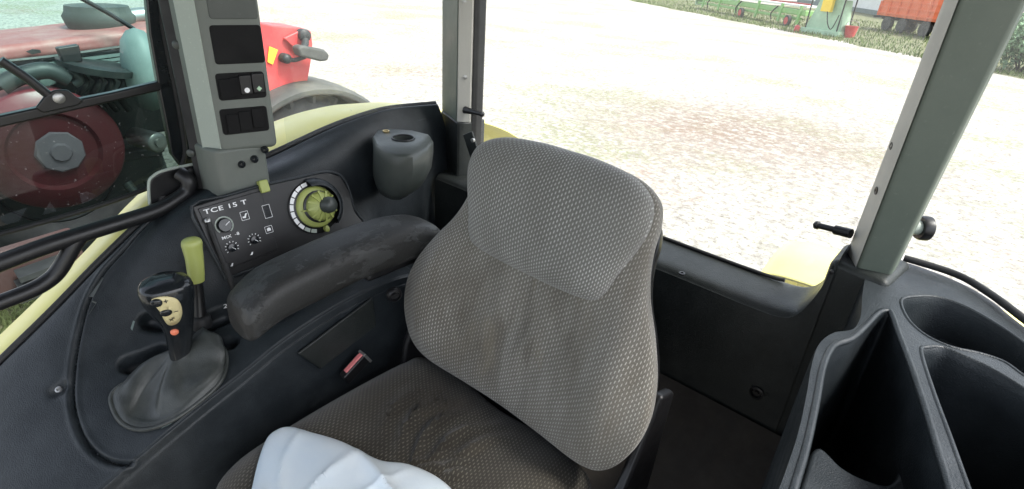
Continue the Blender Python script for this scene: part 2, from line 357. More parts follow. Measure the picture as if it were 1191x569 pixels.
# ---------------------------------------------------------------- side console (long moulded piece on the fender)
def crow(y,zo,pts,zi,xi=-.885,fx=-.872):
    return [(-1.225,y,zo-.35),(-1.218,y,zo-.03),(-1.203,y,zo-.002),(-1.185,y,zo)]+[(x,y,z) for x,z in pts]+[(xi-.012,y,zi+.0005),(xi+.002,y,zi-.004),(fx-.006,y,zi-.018),(fx,y,zi-.10),(fx+.004,y,1.36)]
rows=[crow(-.35,1.74,[(-1.1,1.72),(-1.05,1.70),(-.98,1.68)],1.66),
 crow(-.1,1.915,[(-1.11,1.89),(-1.04,1.865),(-.97,1.845)],1.82),
 crow(.0,1.99,[(-1.12,1.965),(-1.04,1.93),(-.97,1.905)],1.88),
 crow(.1,2.062,[(-1.13,2.035),(-1.055,1.985),(-.97,1.95)],1.925),
 crow(.2,2.138,[(-1.14,2.105),(-1.07,2.025),(-.98,1.98)],1.965),
 crow(.3,2.205,[(-1.13,2.19),(-1.055,2.075),(-.97,2.02)],2.0),
 crow(.4,2.248,[(-1.115,2.24),(-1.045,2.088),(-.97,2.045)],2.035),
 crow(.55,2.275,[(-1.115,2.255),(-1.045,2.09),(-.97,2.065)],2.06),
 crow(.70,2.312,[(-1.13,2.265),(-1.06,2.09),(-.97,2.06)],2.05),
 crow(.80,2.330,[(-1.145,2.27),(-1.09,2.06),(-1.02,1.97)],1.95,-.95,-.92),
 crow(.90,2.338,[(-1.15,2.26),(-1.115,2.04),(-1.09,1.90)],1.80,-1.07,-1.05),
 crow(1.05,2.330,[(-1.15,2.25),(-1.125,2.04),(-1.10,1.90)],1.80,-1.08,-1.06)]
G=resample(rows,34,20)
me0=gridmesh(G); bm=bmesh.new(); bm.from_mesh(me0); BV=BVHTree.FromBMesh(bm); bm.free()
def H(px,py,bv=None):
    d=ray(px,py).normalized(); h=(bv or BV).ray_cast(CAM,d); return h[0],h[1]
def H2(px,py):
    p,n=H(px,py)
    if p is None: p=S(px,py,X=-1.0); n=Vector((1,0,1)).normalized()
    if n.dot(CAM-p)<0: n=-n
    return p,n
# seam groove round the control tray, drawn from the photo outline onto the surface
gp=[(200,236),(170,262),(145,290),(120,318),(103,350),(93,385),(86,425),(84,465),(92,500),(108,525),(130,538),(152,540)]
gpts=np.array([H2(*p)[0] for p in gp]); gpts=cr(gpts,14)
def seg_dist(G,P):
    best=np.full(G.shape[:2],9.)
    for p in P:
        best=np.minimum(best,np.sqrt(((G-p)**2).sum(-1)))
    return best
gd=seg_dist(G,cr(gpts,3))
# normals of grid
du=np.gradient(G,axis=0); dv=np.gradient(G,axis=1); nrm=np.cross(du,dv); nrm/=np.linalg.norm(nrm,axis=-1,keepdims=True)+1e-9
ctr=G[int(G.shape[0]*.4),int(G.shape[1]*.5)]
if nrm[int(G.shape[0]*.4),int(G.shape[1]*.5)][2]<0: nrm=-nrm
G=G-nrm*(.010*np.exp(-(gd/.0028)**2))[...,None]
# raised roll just inside the groove
G=G+nrm*(.0018*np.exp(-((gd-.008)/.004)**2))[...,None]
# slots (capsules) and screw recess
def carve(a,b,r,depth,soft=.0035):
    global G
    A,_=H2(*a);B,_=H2(*b);A=np.array(A);B=np.array(B);AB=B-A
    t=np.clip(((G-A)@AB)/(AB@AB+1e-12),0,1); d=np.sqrt(((G-(A+t[...,None]*AB))**2).sum(-1))
    G=G-nrm*(depth*(1/(1+np.exp((d-r)/soft*2))))[...,None]
carve((150,424),(185,412),.014,.035); carve((248,402),(268,398),.010,.035)
carve((240,375),(272,362),.014,.030); carve((172,375),(186,377),.013,.03)
carve((64,456),(71,450),.008,.010,.006); carve((232,396),(330,362),.02,.008,.008)
con=thing('side_console','long dark moulded console with control tray and dials right of the seat','console',(-1.05,.35,1.9))
cb=link('console_body',gridmesh(G),M['dark'],con)
bm=bmesh.new(); bm.from_mesh(cb.data); bmesh.ops.recalc_face_normals(bm,faces=bm.faces); BV2=BVHTree.FromBMesh(bm); bm.free()
# end cap + window rubber lip on the outer edge
ou=[(-1.212,y,z+.003) for y,z in zip([-.35,-.1,0,.1,.2,.3,.4,.55,.70,.80,.90,1.06],[1.74,1.915,1.99,2.062,2.138,2.205,2.248,2.275,2.312,2.33,2.338,2.33])]
MB().tube(ou,.007,8).build('edge_rubber',M['rubber'],con)
# screw in recess
p,n=H2(68,453); MB().lathe(p-n*.002,n,[(.0055,0),(.0055,.003),(.003,.0035),(.003,.001),(0,.001)],16).build('screw',M['steel'],con)
# inner wall details: a slanted moulded rib
def wallx(px,py,dx=.0): return S(px,py,X=-.868+dx)
MB().tube([wallx(378,413,.002),wallx(405,392,.002),wallx(432,371,.002)],.0025,8).build('rib',M['dark2'],con)
MB().tube([wallx(372,410,.002),wallx(398,388,.002),wallx(430,360,.002)],.0018,8).build('rib',M['dark2'],con)
MB().prism([wallx(345,410),wallx(432,345),wallx(436,378),wallx(372,428)],(.006,0,0)).build('side_panel',M['dark2'],con,bevel=.004)
# scuffs on the console tray (chips of pale plastic)
def decal(pts,mat,par,name='scuff',lift=.0012):
    V=[]
    for a in pts:
        q=BV2.ray_cast(CAM,ray(*a).normalized()); p,n=q[0],q[1]
        if n.dot(CAM-p)<0:n=-n
        V.append(p+n*lift)
    return link(name,mesh(V,[tuple(range(len(V)))]),mat,par,smooth=False)
decal([(101,362),(108,350),(113,352),(104,366)],M['holder'],con); decal([(152,382),(155,373),(157,374),(154,385)],M['gy'],con)
decal([(190,492),(204,486),(200,493),(188,499)],M['gy'],con)
decal([(103,345),(118,322),(121,324),(109,346)],M['holder'],con)
# ---------------------------------------------------------------- dial panel
TL=Vector((-1.095,.345,2.262)); BLp=Vector((-1.040,.345,2.105)); 
PU=Vector((0,1,0)); PV=(TL-BLp).normalized(); PN=PU.cross(PV).normalized(); 
if PN.x<0: PN=-PN
PL=(TL,PN)
def Q(px,py,h=0): return S(px,py,pl=PL)+PN*h
def QM(px,py,h=0): return frame(Q(px,py,h),PU,PV,PN)
pan=[(222,240),(262,228),(300,217),(345,207),(378,200),(396,205),(406,222),(412,245),(425,262),(418,272),(340,296),(268,322),(262,322),(240,282)]
bk=MB().prism([Q(*p,-.02) for p in pan],PN*.024).build('dial_panel',M['black'],con,bevel=.004,seg=3)
rimp=[Q(*p,.003) for p in pan]
MB().tube(rimp,.0035,8,smooth=3,closed=True).build('panel_rim',M['dark'],con)
# raised left plate with lettering
MB().prism([Q(*p,.003) for p in [(229,243),(302,222),(322,290),(262,314)]],PN*.0035).build('plate',M['black'],con,bevel=.0015)
HP=.0075
text('TCE 15 T',.0125,QM(261,241,HP),M['white'],con,sx=1.55)
text('MIX',.0085,QM(262,276,HP),M['white'],con,sx=1.2)
text('-8',.0085,QM(274,272,HP),M['white'],con,sx=1.2)
def icon(px,py,w,h,hh=HP):
    m=MB(); c=Q(px,py,hh)
    o_=rrect(w,h,.001,2); i_=rrect(w-.0016,h-.0016,.0008,2); n=len(o_)
    V=[c+PU*x+PV*y for x,y in o_]+[c+PU*x+PV*y for x,y in i_]
    m.add(V,[(k,(k+1)%n,(k+1)%n+n,k+n) for k in range(n)]); return m
def outl(px,py,w,h,hh=HP):
    return icon(px,py,w,h,hh)
m=outl(283,251,.016,.018); c=Q(283,251,HP); m.add([c+PU*x+PV*y for x,y in [(-.005,-.004),(.001,-.005),(.003,0),(.006,.004),(.002,.004),(-.001,-.001),(-.005,-.001)]],[tuple(range(7))]); m.build('symbol',M['white'],con,smooth=False)
m=outl(311,267,.016,.015,.0078); c=Q(311,267,.0078); m.add([c+PU*x+PV*y for x,y in [(-.004,-.003),(.004,-.003),(.004,.002),(.0015,.004),(-.0015,.004),(-.004,.002)]],[tuple(range(6))]); m.build('symbol',M['white'],con,smooth=False)
outl(309,246,.016,.028,.0078).build('switch_outline',M['white'],con,smooth=False)
MB().box(Q(309,246,.0075),(.003,.013,.024),Matrix((PN,PU,PV)).transposed()).build('rocker_switch',M['blackgloss'],con,bevel=.001)
def arcband(c,r0,r1,a0,a1,h,n=20):
    V=[c+PN*h+(PU*math.cos(R(a0+(a1-a0)*k/n))+PV*math.sin(R(a0+(a1-a0)*k/n)))*r for r in(r0,r1) for k in range(n+1)]
    return V,[(k,k+1,n+2+k,n+1+k) for k in range(n)]
# main knob
c=Q(259,262,0)
k1=MB().lathe(c,PN,[(.0145,HP-.001),(.0145,.012),(.0125,.016),(.0,.016)],32).build('knob',M['blackgloss'],con,bevel=.0005)
MB().add(*arcband(c,.0150,.0178,-60,225,.0085)).build('scale_ring',M['lightstrip'],k1,smooth=False)
MB().box(c+PN*.0165+(PU+PV*.6).normalized()*.005,(.001,.011,.0014),Matrix((PN,(PU+PV*.6).normalized(),(PV-PU*.6).normalized())).transposed()).build('pointer',M['white'],k1,smooth=False)
for (px,py) in((268,288),(294,279)):
    c=Q(px,py,0); kn=MB().lathe(c,PN,[(.0085,HP-.002),(.008,.013),(.0,.014)],24).build('knob',M['blackgloss'],con)
    m=MB()
    for a in range(-30,240,30):
        V,f=arcband(c,.0105,.0135,a,a+7,.0082,2); m.add(V,f)
    m.build('tick_marks',M['white'],kn,smooth=False)
    MB().box(c+PN*.0142+(PU-PV).normalized()*.003,(.0008,.007,.001),Matrix((PN,(PU-PV).normalized(),(PU+PV).normalized())).transposed()).build('pointer',M['white'],kn,smooth=False)
for (px,py) in((268,308),(291,295)):
    c=Q(px,py,HP); MB().add([c+PU*x+PV*y for x,y in [(-.004,-.002),(.001,-.003),(.004,.003),(.001,.003),(-.001,.000)]],[tuple(range(5))]).build('symbol',M['white'],con,smooth=False)
# big dial
c=Q(364,241,0)
KS=1.28
def PR(p): return [(a*KS,b*1.1) for a,b in p]
D=MB().lathe(c,PN,PR([(.046,.002),(.046,.006),(.042,.009),(.0,.009)]),48).build('big_dial',M['black'],con)
for k in range(10):
    a=95+k*16.5; V,f=arcband(c,.0385*KS,.045*KS,a,a+14,.0105,5); MB().add(V,f).build('scale_segment',M['white'] if k<8 else M['lightstrip'],D,smooth=False)
MB().lathe(c+PU*.002,PN,PR([(.036,.008),(.036,.013),(.033,.016),(.027,.017),(0,.017)]),40).build('green_ring',M['olive'],D)
MB().lathe(c+PU*.004,PN,PR([(.028,.016),(.028,.019),(.0265,.020),(.0,.020)]),40).build('black_ring',M['black'],D)
m=MB().lathe(c+PU*.006,PN,PR([(.0255,.018),(.025,.026),(.022,.032),(.012,.036),(0,.036)]),40)
for k in range(12):
    a=k*math.pi/6; d=PU*math.cos(a)+PV*math.sin(a); m.bar(c+PU*.006+PN*.038+d*.012,c+PU*.006+PN*.030+d*.033,.0045,.010,PN)
m.build('dial_knob',M['olive'],D)
d=(-PU-PV*.05).normalized(); MB().prism([c+PN*.022+PU*.0,c+PN*.022-PU*.038+PV*.001,c+PN*.022-PU*.038-PV*.002,c+PN*.022-PV*.006],PN*.004).build('dial_pointer',M['olive'],D)
q=Q(376,266,.016); MB().lathe(q,PN,[(.005,-.006),(.005,.004),(0,.006)],16,sy=1.5).build('stop_tab',M['olive'],D)
cg=c+PU*.012+PN*.03; MB().lathe(cg,(PN+PU*.45).normalized(),[(.019,-.01),(.0185,.012),(.0165,.022),(.011,.027),(0,.028)],28).build('grip_cap',M['holder'],D)
# shroud arching behind the big dial
sh=[]
for k in range(15):
    a=R(-52+k*152/14); rr=.064
    b_=c+PU*(.004+rr*math.cos(a))+PV*(rr*math.sin(a))
    sh.append([b_+PN*(-.004),b_+PN*.016-(b_-c)*.05,b_+PN*.027-(b_-c)*.16,b_+PN*.029-(b_-c)*.28])
link('dial_shroud',gridmesh(np.array([[tuple(v) for v in r] for r in sh])),M['dark'],con,sub=2,solid=.002)
# green tab on the panel top edge
MB().box(Q(305,217,.006),(.016,.019,.026),Matrix((PN,PU,PV)).transposed()).build('green_tab',M['olive'],con,bevel=.003)
# black rod with collar standing in front of the panel
MB().tube([Q(240,256,.012),Q(248,282,.016),Q(258,310,.022)],.0045,12).tube([Q(257,306,.022),Q(259,314,.023)],.0075,12).tube([Q(259,313,.022),Q(264,330,.028),Q(271,346,.02)],.0062,12).build('control_rod',M['rubber'],con)
p=Q(239,257,.012); MB().lathe(p,PV,[(.006,-.002),(.006,.003),(.003,.006),(0,.006)],16).build('rod_tip',M['steel'],con)
# number 2 mark on the shelf
def surfM(px,py,lift):
    q=BV2.ray_cast(CAM,ray(px,py).normalized()); p,n=q[0],q[1]
    if n.dot(CAM-p)<0:n=-n
    x=(PU-n*PU.dot(n)).normalized(); y=n.cross(x); return frame(p+n*lift,x,y,n)
text('2',.016,surfM(262,356,.001),M['white'],con,ext=.0002); text('-',.016,surfM(269,355,.001),M['white'],con,ext=.0002)
# ---------------------------------------------------------------- cup holder on the rear wall of the console
ch=thing('cup_holder','grey cup holder with round hole and brass socket by the rear window post','cup holder',(-1.09,.82,2.25))
zc=2.315
ol=[(433,158),(438,151),(452,149),(480,151),(500,156),(504,163),(497,172),(480,180),(462,180),(446,174),(436,167)]
top=[S(*p,Z=zc) for p in ol]; cen=sum(top,Vector())/len(top)
cmid=S(469,161,Z=zc)
def scale_ring(f,z,shift=(0,0)): return [Vector((cen.x+(p.x-cen.x)*f+shift[0],cen.y+(p.y-cen.y)*f+shift[1],z)) for p in top]
L=[scale_ring(.93,zc),scale_ring(1,zc-.006),scale_ring(1.0,zc-.03),scale_ring(.99,zc-.07,(-.006,0)),scale_ring(.9,zc-.105,(-.018,0)),scale_ring(.62,zc-.135,(-.034,0)),scale_ring(.2,zc-.15,(-.05,0))]
# top face with a round hole
bm=bmesh.new(); n=len(top)
ov=[bm.verts.new(v) for v in L[0]]; hv=[bm.verts.new(cmid+Vector((math.cos(a)*.0255,math.sin(a)*.0255,0))) for a in [2*math.pi*k/28 for k in range(28)]]
ed=[bm.edges.new((ov[i],ov[(i+1)%n])) for i in range(n)]+[bm.edges.new((hv[i],hv[(i+1)%28])) for i in range(28)]
bmesh.ops.triangle_fill(bm,use_beauty=True,edges=ed)
prev=ov
for r in L[1:]:
    cur=[bm.verts.new(v) for v in r]
    for i in range(n): bm.faces.new((prev[i],prev[(i+1)%n],cur[(i+1)%n],cur[i]))
    prev=cur
cv=[bm.verts.new(v.co+Vector((0,0,-.075))) for v in hv]
for i in range(28): bm.faces.new((hv[i],cv[i],cv[(i+1)%28],hv[(i+1)%28]))
bm.faces.new(cv); bmesh.ops.recalc_face_normals(bm,faces=bm.faces); me=bpy.data.meshes.new('c'); bm.to_mesh(me); bm.free()
link('holder_body',me,M['holder'],ch)
MB().tube([cmid+Vector((math.cos(a)*.0265,math.sin(a)*.0265,.001)) for a in [2*math.pi*k/24 for k in range(24)]],.0022,8,smooth=1,closed=True).build('hole_rim',M['black'],ch)
p=S(449,153,Z=zc+.001); MB().lathe(p,(0,0,1),[(.0085,0),(.0085,.0025),(.0055,.0025),(.0055,-.002)],24).build('socket_ring',M['brass'],ch); MB().lathe(p,(0,0,1),[(.0055,.0005),(0,.0006)],20).build('socket_hole',M['black'],ch)
# ================================================================ POSTS
def prismZ(pts,z0,z1,lean=(0,0)): return MB().prism([Vector((p.x,p.y,z0)) for p in pts],(lean[0],lean[1],z1-z0))
# --- switch pillar
sp_=thing('switch_pillar','grey pillar with rocker switches standing on the side console','pillar',(-1.1,.45,2.25))
A=S(222,100,X=-1.150);B=S(247,100,X=-1.105);Cc=S(315,100,X=-1.085);Dd=Vector((-1.19,Cc.y+.01,0));Ee=Vector((-1.21,A.y,0))
prismZ([A,B,Cc,Dd,Ee],2.335,3.24).build('pillar_box',M['grey'],sp_,bevel=.012,seg=4)
U2=Vector((Cc.x-B.x,Cc.y-B.y,0)).normalized(); N2=Vector((U2.y,-U2.x,0)); 
if N2.x<0:N2=-N2
Z3=Vector((0,0,1)); PL2=(Vector((B.x,B.y,2.5)),N2)
def W(px,py,h=0): return S(px,py,pl=PL2)+N2*h
MS=Matrix((N2,U2,Z3)).transposed()
# light strip on the front face
A2=S(211,100,X=-1.18)
prismZ([A+Vector((.004,-.003,0)),B+Vector((-.006,-.004,0)),B+Vector((-.006,-.001,0)),A+Vector((0,.001,0))],2.30,3.24).build('front_strip',M['lightstrip'],sp_,bevel=.001)
def plate(cx,cy,w,h,mat,name,par,hh=0.0015,t=.004,bev=.003):
    c=W(cx,cy,hh); return MB().prism([c+U2*x+Z3*y-N2*.004 for x,y in rrect(w,h,.006,4)],N2*t).build(name,mat,par,bevel=bev and .0012,seg=2)
plate(270,5,.082,.05,M['holder'],'blank_cover',sp_)
plate(277,52,.088,.068,M['pit'],'display_panel',sp_)
s3=plate(281,100,.086,.050,M['pit'],'switch_panel',sp_)
plate(285,140,.086,.050,M['pit'],'blank_panel',sp_)
for (px,py,ic) in((285,98,1),(299,96,2)):
    r=MB().prism([W(px,py,.003)+U2*x+Z3*y for x,y in rrect(.021,.036,.003,3)],N2*.006).build('rocker_switch',M['black'],sp_,bevel=.002)
    q=W(px+1,py+6,.0095)
    MB().lathe(q,N2,[(.005,0),(.005,.0004),(0,.0004)],10 if ic==1 else 4).build('symbol',M['white'] if ic==1 else M['palegreen'],r,smooth=False)
for px in(262,274):
    MB().prism([W(px,103 if px==262 else 101,.003)+U2*x+Z3*y for x,y in rrect(.020,.036,.003,3)],N2*.0025).build('blank_switch',M['pit'],sp_,bevel=.001)
for px in(271,285,300):
    MB().prism([W(px,144-(px-271)*.25,.003)+U2*x+Z3*y for x,y in rrect(.022,.038,.003,3)],N2*.0025).build('blank_switch',M['pit'],sp_,bevel=.001)
for (px,py) in((281,191),(296,185),(308,174)):
    c=W(px,py,-.004) ; m=MB().lathe(c,(N2+Vector((0,0,-.15))).normalized(),[(.0075,0),(.0075,.006),(.0055,.010),(0,.011)],20); m.build('push_button',M['blackgloss'],sp_)
# pedestal under the box
A=S(243,205,X=-1.135);B=S(257,205,X=-1.105);Cc=S(312,190,X=-1.095);
prismZ([A,B,Cc,Vector((-1.19,Cc.y,0)),Vector((-1.19,A.y,0))],2.215,2.345).build('pedestal',M['grey'],sp_,bevel=.008)
# black rubber trim between pillar and door
tr=thing('door_seal_strip','black rubber strip with bolts along the front of the switch pillar','trim',(-1.2,.38,2.3))
A=S(204,100,X=-1.19);B=S(221,100,X=-1.17)
prismZ([A,B,B+Vector((-.02,.03,0)),A+Vector((-.03,.02,0))],2.20,3.24).build('strip',M['rubber'],tr,bevel=.004)
tdir=Vector((B.x-A.x,B.y-A.y,0)).normalized(); tn=Vector((tdir.y,-tdir.x,0)); tn=tn if tn.x>0 else -tn
for (px,py) in((206,52),(222,178)):
    p=S(px,py,pl=(Vector((A.x,A.y,2.5)),tn)); MB().lathe(p,tn,[(.008,-.001),(.008,.003),(.005,.005),(0,.005)],20).build('bolt',M['holder'],tr)
# --- rear posts
lp=thing('rear_post','grey green rear cab post between cup holder and rear window','post',(-1.12,1.03,2.3))
A=S(514,110,Y=1.075);B=S(531,110,Y=1.02);Cc=S(548,110,Y=1.045)
prismZ([A,B,Vector((B.x-.03,1.11,0)),Vector((A.x-.01,1.12,0))],2.30,3.24).build('post_face',M['post'],lp,bevel=.004)
prismZ([B+Vector((.001,0,0)),Cc,Cc+Vector((-.02,.05,0)),B+Vector((-.028,.08,0))],2.30,3.24).build('lit_face',M['post_lit'],lp,bevel=.004)  # bright side of the post, its light painted in
C2=S(555,110,Y=1.06)
prismZ([Cc+Vector((.001,.002,0)),C2,C2+Vector((-.005,.03,0)),Cc+Vector((-.012,.04,0))],2.20,3.24).build('window_seal',M['rubber'],lp,bevel=.003)
p=S(540,2,pl=(Vector((B.x,B.y,2.5)),Vector((Cc.y-B.y,-(Cc.x-B.x),0)).normalized())); 
pn=Vector((Cc.y-B.y,-(Cc.x-B.x),0)).normalized(); pn=pn if pn.dot(CAM-p)>0 else -pn
for px,py in((540,2),(541,90)):
    p=S(px,py,pl=(Vector((B.x,B.y,2.5)),pn)); MB().lathe(p,pn,[(.006,-.001),(.006,.002),(0,.003)],16).build('bolt',M['steel'],lp)
# dark lower trim of this post, down to the rear wall
lt=thing('post_trim','dark lower trim of the post next to the cup holder','trim',(-1.1,1.03,2.0))
A=S(512,150,Y=1.03);B=S(537,148,Y=.985);Cc=S(556,160,Y=1.04)
zb=2.315
m=MB(); A=S(513,150,Y=1.065);B=S(532,150,Y=1.012);Cc=S(546,150,Y=1.04); base=[A,B+Vector((-.003,0,0)),B+Vector((.004,.002,0)),Cc,Vector((Cc.x,1.10,0)),Vector((A.x-.02,1.12,0))]
m.prism([Vector((p.x,p.y,1.36)) for p in base],(0,0,zb-1.36)); m.build('trim_cover',M['dark2'],lt,bevel=.005,seg=4)
# latch bracket and pin
lb=thing('window_latch_bracket','small dark window bracket with black pin beside the seat top','bracket',(-1.0,1.02,2.3))
c=S(549,170,Y=.985); MB().box(c,(.036,.006,.07),Matrix.Rotation(R(-28),3,'Y')).build('bracket_plate',M['dark2'],lb,bevel=.002)
MB().lathe(S(551,163,Y=.981),(0,-1,0),[(.0055,0),(.0055,.006),(0,.007)],16).build('bolt',M['steel'],lb)
a=S(541,128,Y=1.03);b_=S(561,133,Y=1.03); MB().tube([a,a*.5+b_*.5,b_],[.010,.0065,.005],12).lathe(b_,(b_-a),[(.0,-.008),(.007,-.003),(.007,.002),(0,.007)],14).build('pin',M['black'],lb)
# --- right rear post
rp=thing('corner_post','wide slanting grey green corner post right of the rear window','post',(-.1,1.0,2.3))
A=S(983,300,Y=1.04);B=S(1000,302,Y=.985);Cc=S(1045,311,Y=1.0)
Cc=S(1041,311,Y=1.0)
def leaned(bs,ts,zb):
    V=[]
    for zz in(zb,3.24):
        for b_,t_ in zip(bs,ts):
            k=(zz-b_.z)/(t_.z-b_.z); q=b_+(t_-b_)*k; V.append(Vector((q.x,q.y,zz)))
    n=len(bs); return MB().add(V,[tuple(range(n))[::-1],tuple(range(n,2*n))]+[(i,(i+1)%n,(i+1)%n+n,i+n) for i in range(n)])
At=S(1098,0,Y=.985);Bt=S(1116,0,Y=.93);Ct=S(1194,0,Y=.945); o1=Vector((.002,.05,0));o2=Vector((-.015,.06,0)); e_=Vector((-.001,0,0)); o3=Vector((0,.03,0))
leaned([B,Cc,Cc+o1,B+o2],[Bt,Ct,Ct+o1,Bt+o2],2.285).build('post_face',M['post'],rp,bevel=.006)
leaned([A,B+e_,B+o2,A+o3],[At,Bt+e_,Bt+o2,At+o3],2.275).build('lit_face',M['post_lit'],rp,bevel=.003)  # narrow side that catches the light, painted pale
pn=(B-A).cross(At-A).normalized(); pn=pn if pn.dot(CAM-A)>0 else -pn
for px,py in((1071,85),(1027,170),(1009,222)):
    p=S(px+(9 if py<100 else 12),py,pl=(A,pn)); MB().lathe(p,pn,[(.0065,-.001),(.0065,.003),(.004,.004),(0,.002)],18).build('bolt',M['black'],rp)
# stay pin left and knob right of the post
st=thing('stay_pin','black stay pin with ball end sticking out left of the corner post','pin',(-.15,1.03,2.36))
a=S(990,272,Y=1.03);b_=S(950,262,Y=1.05); MB().tube([a,a*.55+b_*.45],.0085,12).tube([a*.55+b_*.45,b_],.0055,12).lathe(b_,(b_-a),[(0,-.008),(.0075,-.003),(.0075,.002),(0,.008)],14).build('pin_rod',M['black'],st)
kb=thing('hinge_knob','round black knob on a pale hinge right of the corner post','knob',(-.03,1.05,2.34))
a=S(1044,262,Y=1.04);b_=S(1070,265,Y=1.06); MB().tube([a,b_],.012,14).build('hinge_boss',M['lightstrip'],kb)
MB().lathe(b_,(b_-a),[(.018,-.002),(.020,.002),(.020,.012),(.016,.015),(0,.016)],28).build('knob_head',M['black'],kb)
# ================================================================ REAR WALL UNDER THE WINDOW
rw=thing('rear_wall_panel','dark panel with ledge under the rear window behind the seat','panel',(-.55,1.0,1.9))
zt=2.165
prof=[(1.09,zt+.004),(1.075,zt+.004),(1.03,zt+.001),(.995,zt-.004),(.982,zt-.016),(.978,zt-.04),(.975,1.9),(.97,1.36)]
rowsw=[]
for x,lift in((-1.12,0),(-.9,0),(-.6,0),(-.35,0),(-.22,.0),(-.17,.004),(-.145,.02),(-.128,.06),(-.118,.11),(-.112,.14)):
    rowsw.append([(x,y,z+(lift if k<6 else 0)) for k,(y,z) in enumerate(prof)])
rwg=resample(rowsw,6,5)
link('panel_body',gridmesh(rwg),M['dark2'],rw)
# right-hand riser joining the ledge to the corner post
A=S(975,300,Y=1.0)
MB().prism([Vector((-.125,.985,1.36)),Vector((-.035,.97,1.36)),Vector((-.02,1.09,1.36)),Vector((-.125,1.09,1.36))],(0,0,2.29-1.36)).build('post_riser',M['dark2'],rw,bevel=.012,seg=4)
for px,py,r in((793,319,.0055),):
    p=S(px,py,Z=zt+.001); MB().lathe(p,(0,0,1),[(.0065,0),(.0065,.003),(.003,.0035),(.003,.001),(0,.001)],18).build('screw',M['black'],rw)
p=S(880,457,Y=.974); MB().lathe(p,(0,-1,0),[(.014,-.002),(.014,.002),(.010,.003),(.008,-.001),(.005,-.001),(.004,.002),(0,.002)],24).build('plug',M['black'],rw)
p=S(968,316,Y=.98); MB().lathe(p,(0,-1,.0),[(.004,0),(.004,.004),(0,.005)],14).build('screw',M['black'],rw)
cs=link('carpet_slope',mesh([(-.95,.968,1.915),(-.05,.968,1.915),(-.05,.62,1.60),(-.95,.62,1.60),(-.95,.968,1.36),(-.05,.968,1.36)],[(0,1,2,3),(3,2,5,4)]),M['carpet'],smooth=False); tag(cs,'dark brown carpeted slope between the seat and the rear wall','floor',kind='structure')
# window seal + panes
wn=thing('rear_window','wide rear window pane in black rubber seal behind the seat','window',(-.6,1.08,2.2))
MB().tube([(-1.06,1.083,3.2),(-1.06,1.083,2.19),(-.9,1.083,zt+.010),(-.5,1.083,zt+.008),(-.25,1.083,zt+.008),(-.20,1.083,zt+.012)],.004,8,smooth=5).build('seal',M['rubber'],wn)
link('pane',mesh([(-1.06,1.084,zt),(-.12,1.084,zt),(-.12,1.084,3.22),(-1.06,1.084,3.22)],[(0,1,2,3)]),M['glass'],wn,smooth=False)
wq=thing('side_window','curved side window pane right of the corner post','window',(.1,1.1,2.3))
sa=S(1050,303,Z=2.285);sb=S(1110,322,Z=2.285);sc_=S(1150,345,Z=2.285);sd=S(1191,376,Z=2.285);se=sd+(sd-sc_)*1
sl=[sa,sb,sc_,sd,se]
for s_ in sl: s_.z=2.29
MB().tube(sl,.006,8).build('seal',M['rubber'],wq)
g=cr(sl,8); link('pane',gridmesh(np.array([[tuple(p),(p[0],p[1],3.24)] for p in g])),M['glass'],wq)
w2=thing('quarter_window','curved quarter window pane above the side console','window',(-1.2,.75,2.4))
link('pane',mesh([(-1.205,.60,2.28),(-1.185,1.09,2.33),(-1.185,1.09,3.24),(-1.205,.60,3.24)],[(0,1,2,3)]),M['glass'],w2,smooth=False)
# ================================================================ RIGHT STORAGE BOX
bx=thing('storage_box','black moulded storage box with pocket, oval cup recess and bin by the corner post','storage box',(.1,.8,2.2))
ZT=2.28
def TZ(p,z=ZT): return S(p[0],p[1],Z=z)
outer=[(992,383),(1001,368),(1003,345),(1006,325),(1012,312),(1030,306),(1052,305),(1110,326),(1150,348),(1191,380),(1290,450),(1400,640),(1350,760),(1180,760),(1000,740),(885,640),(898,590),(912,553),(928,505),(938,460),(944,425),(953,400),(970,387)]
# holes
pocket=[(1022,364),(1033,362),(1038,368),(1046,390),(1060,427),(1076,475),(1092,528),(1107,580),(1120,640),(1090,690),(1000,680),(930,640),(916,600),(923,569),(937,522),(949,468),(957,427),(969,403),(990,394),(1006,380)]
cup=[(1048,350),(1065,345),(1090,346),(1120,356),(1150,372),(1185,395),(1215,420),(1220,440),(1195,440),(1168,422),(1140,412),(1105,404),(1075,390),(1055,371)]
binn=[(1071,410),(1078,404),(1095,404),(1115,412),(1150,428),(1190,452),(1240,490),(1290,560),(1280,660),(1200,690),(1170,660),(1142,612),(1124,564),(1104,508),(1085,456)]
bm=bmesh.new(); edges=[]; loops=[]
for lp_,z in((outer,ZT),(pocket,ZT),(cup,ZT),(binn,ZT)):
    pts=[TZ(p,z) for p in lp_]; pts=[Vector(p) for p in cr(pts,5,True)]
    vs=[bm.verts.new(p) for p in pts]; loops.append(vs); edges+=[bm.edges.new((vs[i],vs[(i+1)%len(vs)])) for i in range(len(vs))]
bmesh.ops.triangle_fill(bm,use_beauty=True,edges=edges)
def down(vs,steps,close=True):
    prev=vs; c=sum((v.co for v in vs),Vector())/len(vs)
    for f,dz in steps:
        cur=[bm.verts.new(Vector((c.x+(v.co.x-c.x)*f,c.y+(v.co.y-c.y)*f,ZT+dz))) for v in vs]
        for i in range(len(vs)): bm.faces.new((prev[i],prev[(i+1)%len(vs)],cur[(i+1)%len(vs)],cur[i]))
        prev=cur
    if close: bm.faces.new(prev)
down(loops[0],[(1.012,-.006),(1.02,-.02),(1.02,-.9)],False)
down(loops[1],[(.99,-.004),(.975,-.015),(.93,-.25)])
down(loops[2],[(.985,-.003),(.96,-.012),(.90,-.06)])
down(loops[3],[(.985,-.003),(.965,-.012),(.95,-.06),(.93,-.15)])
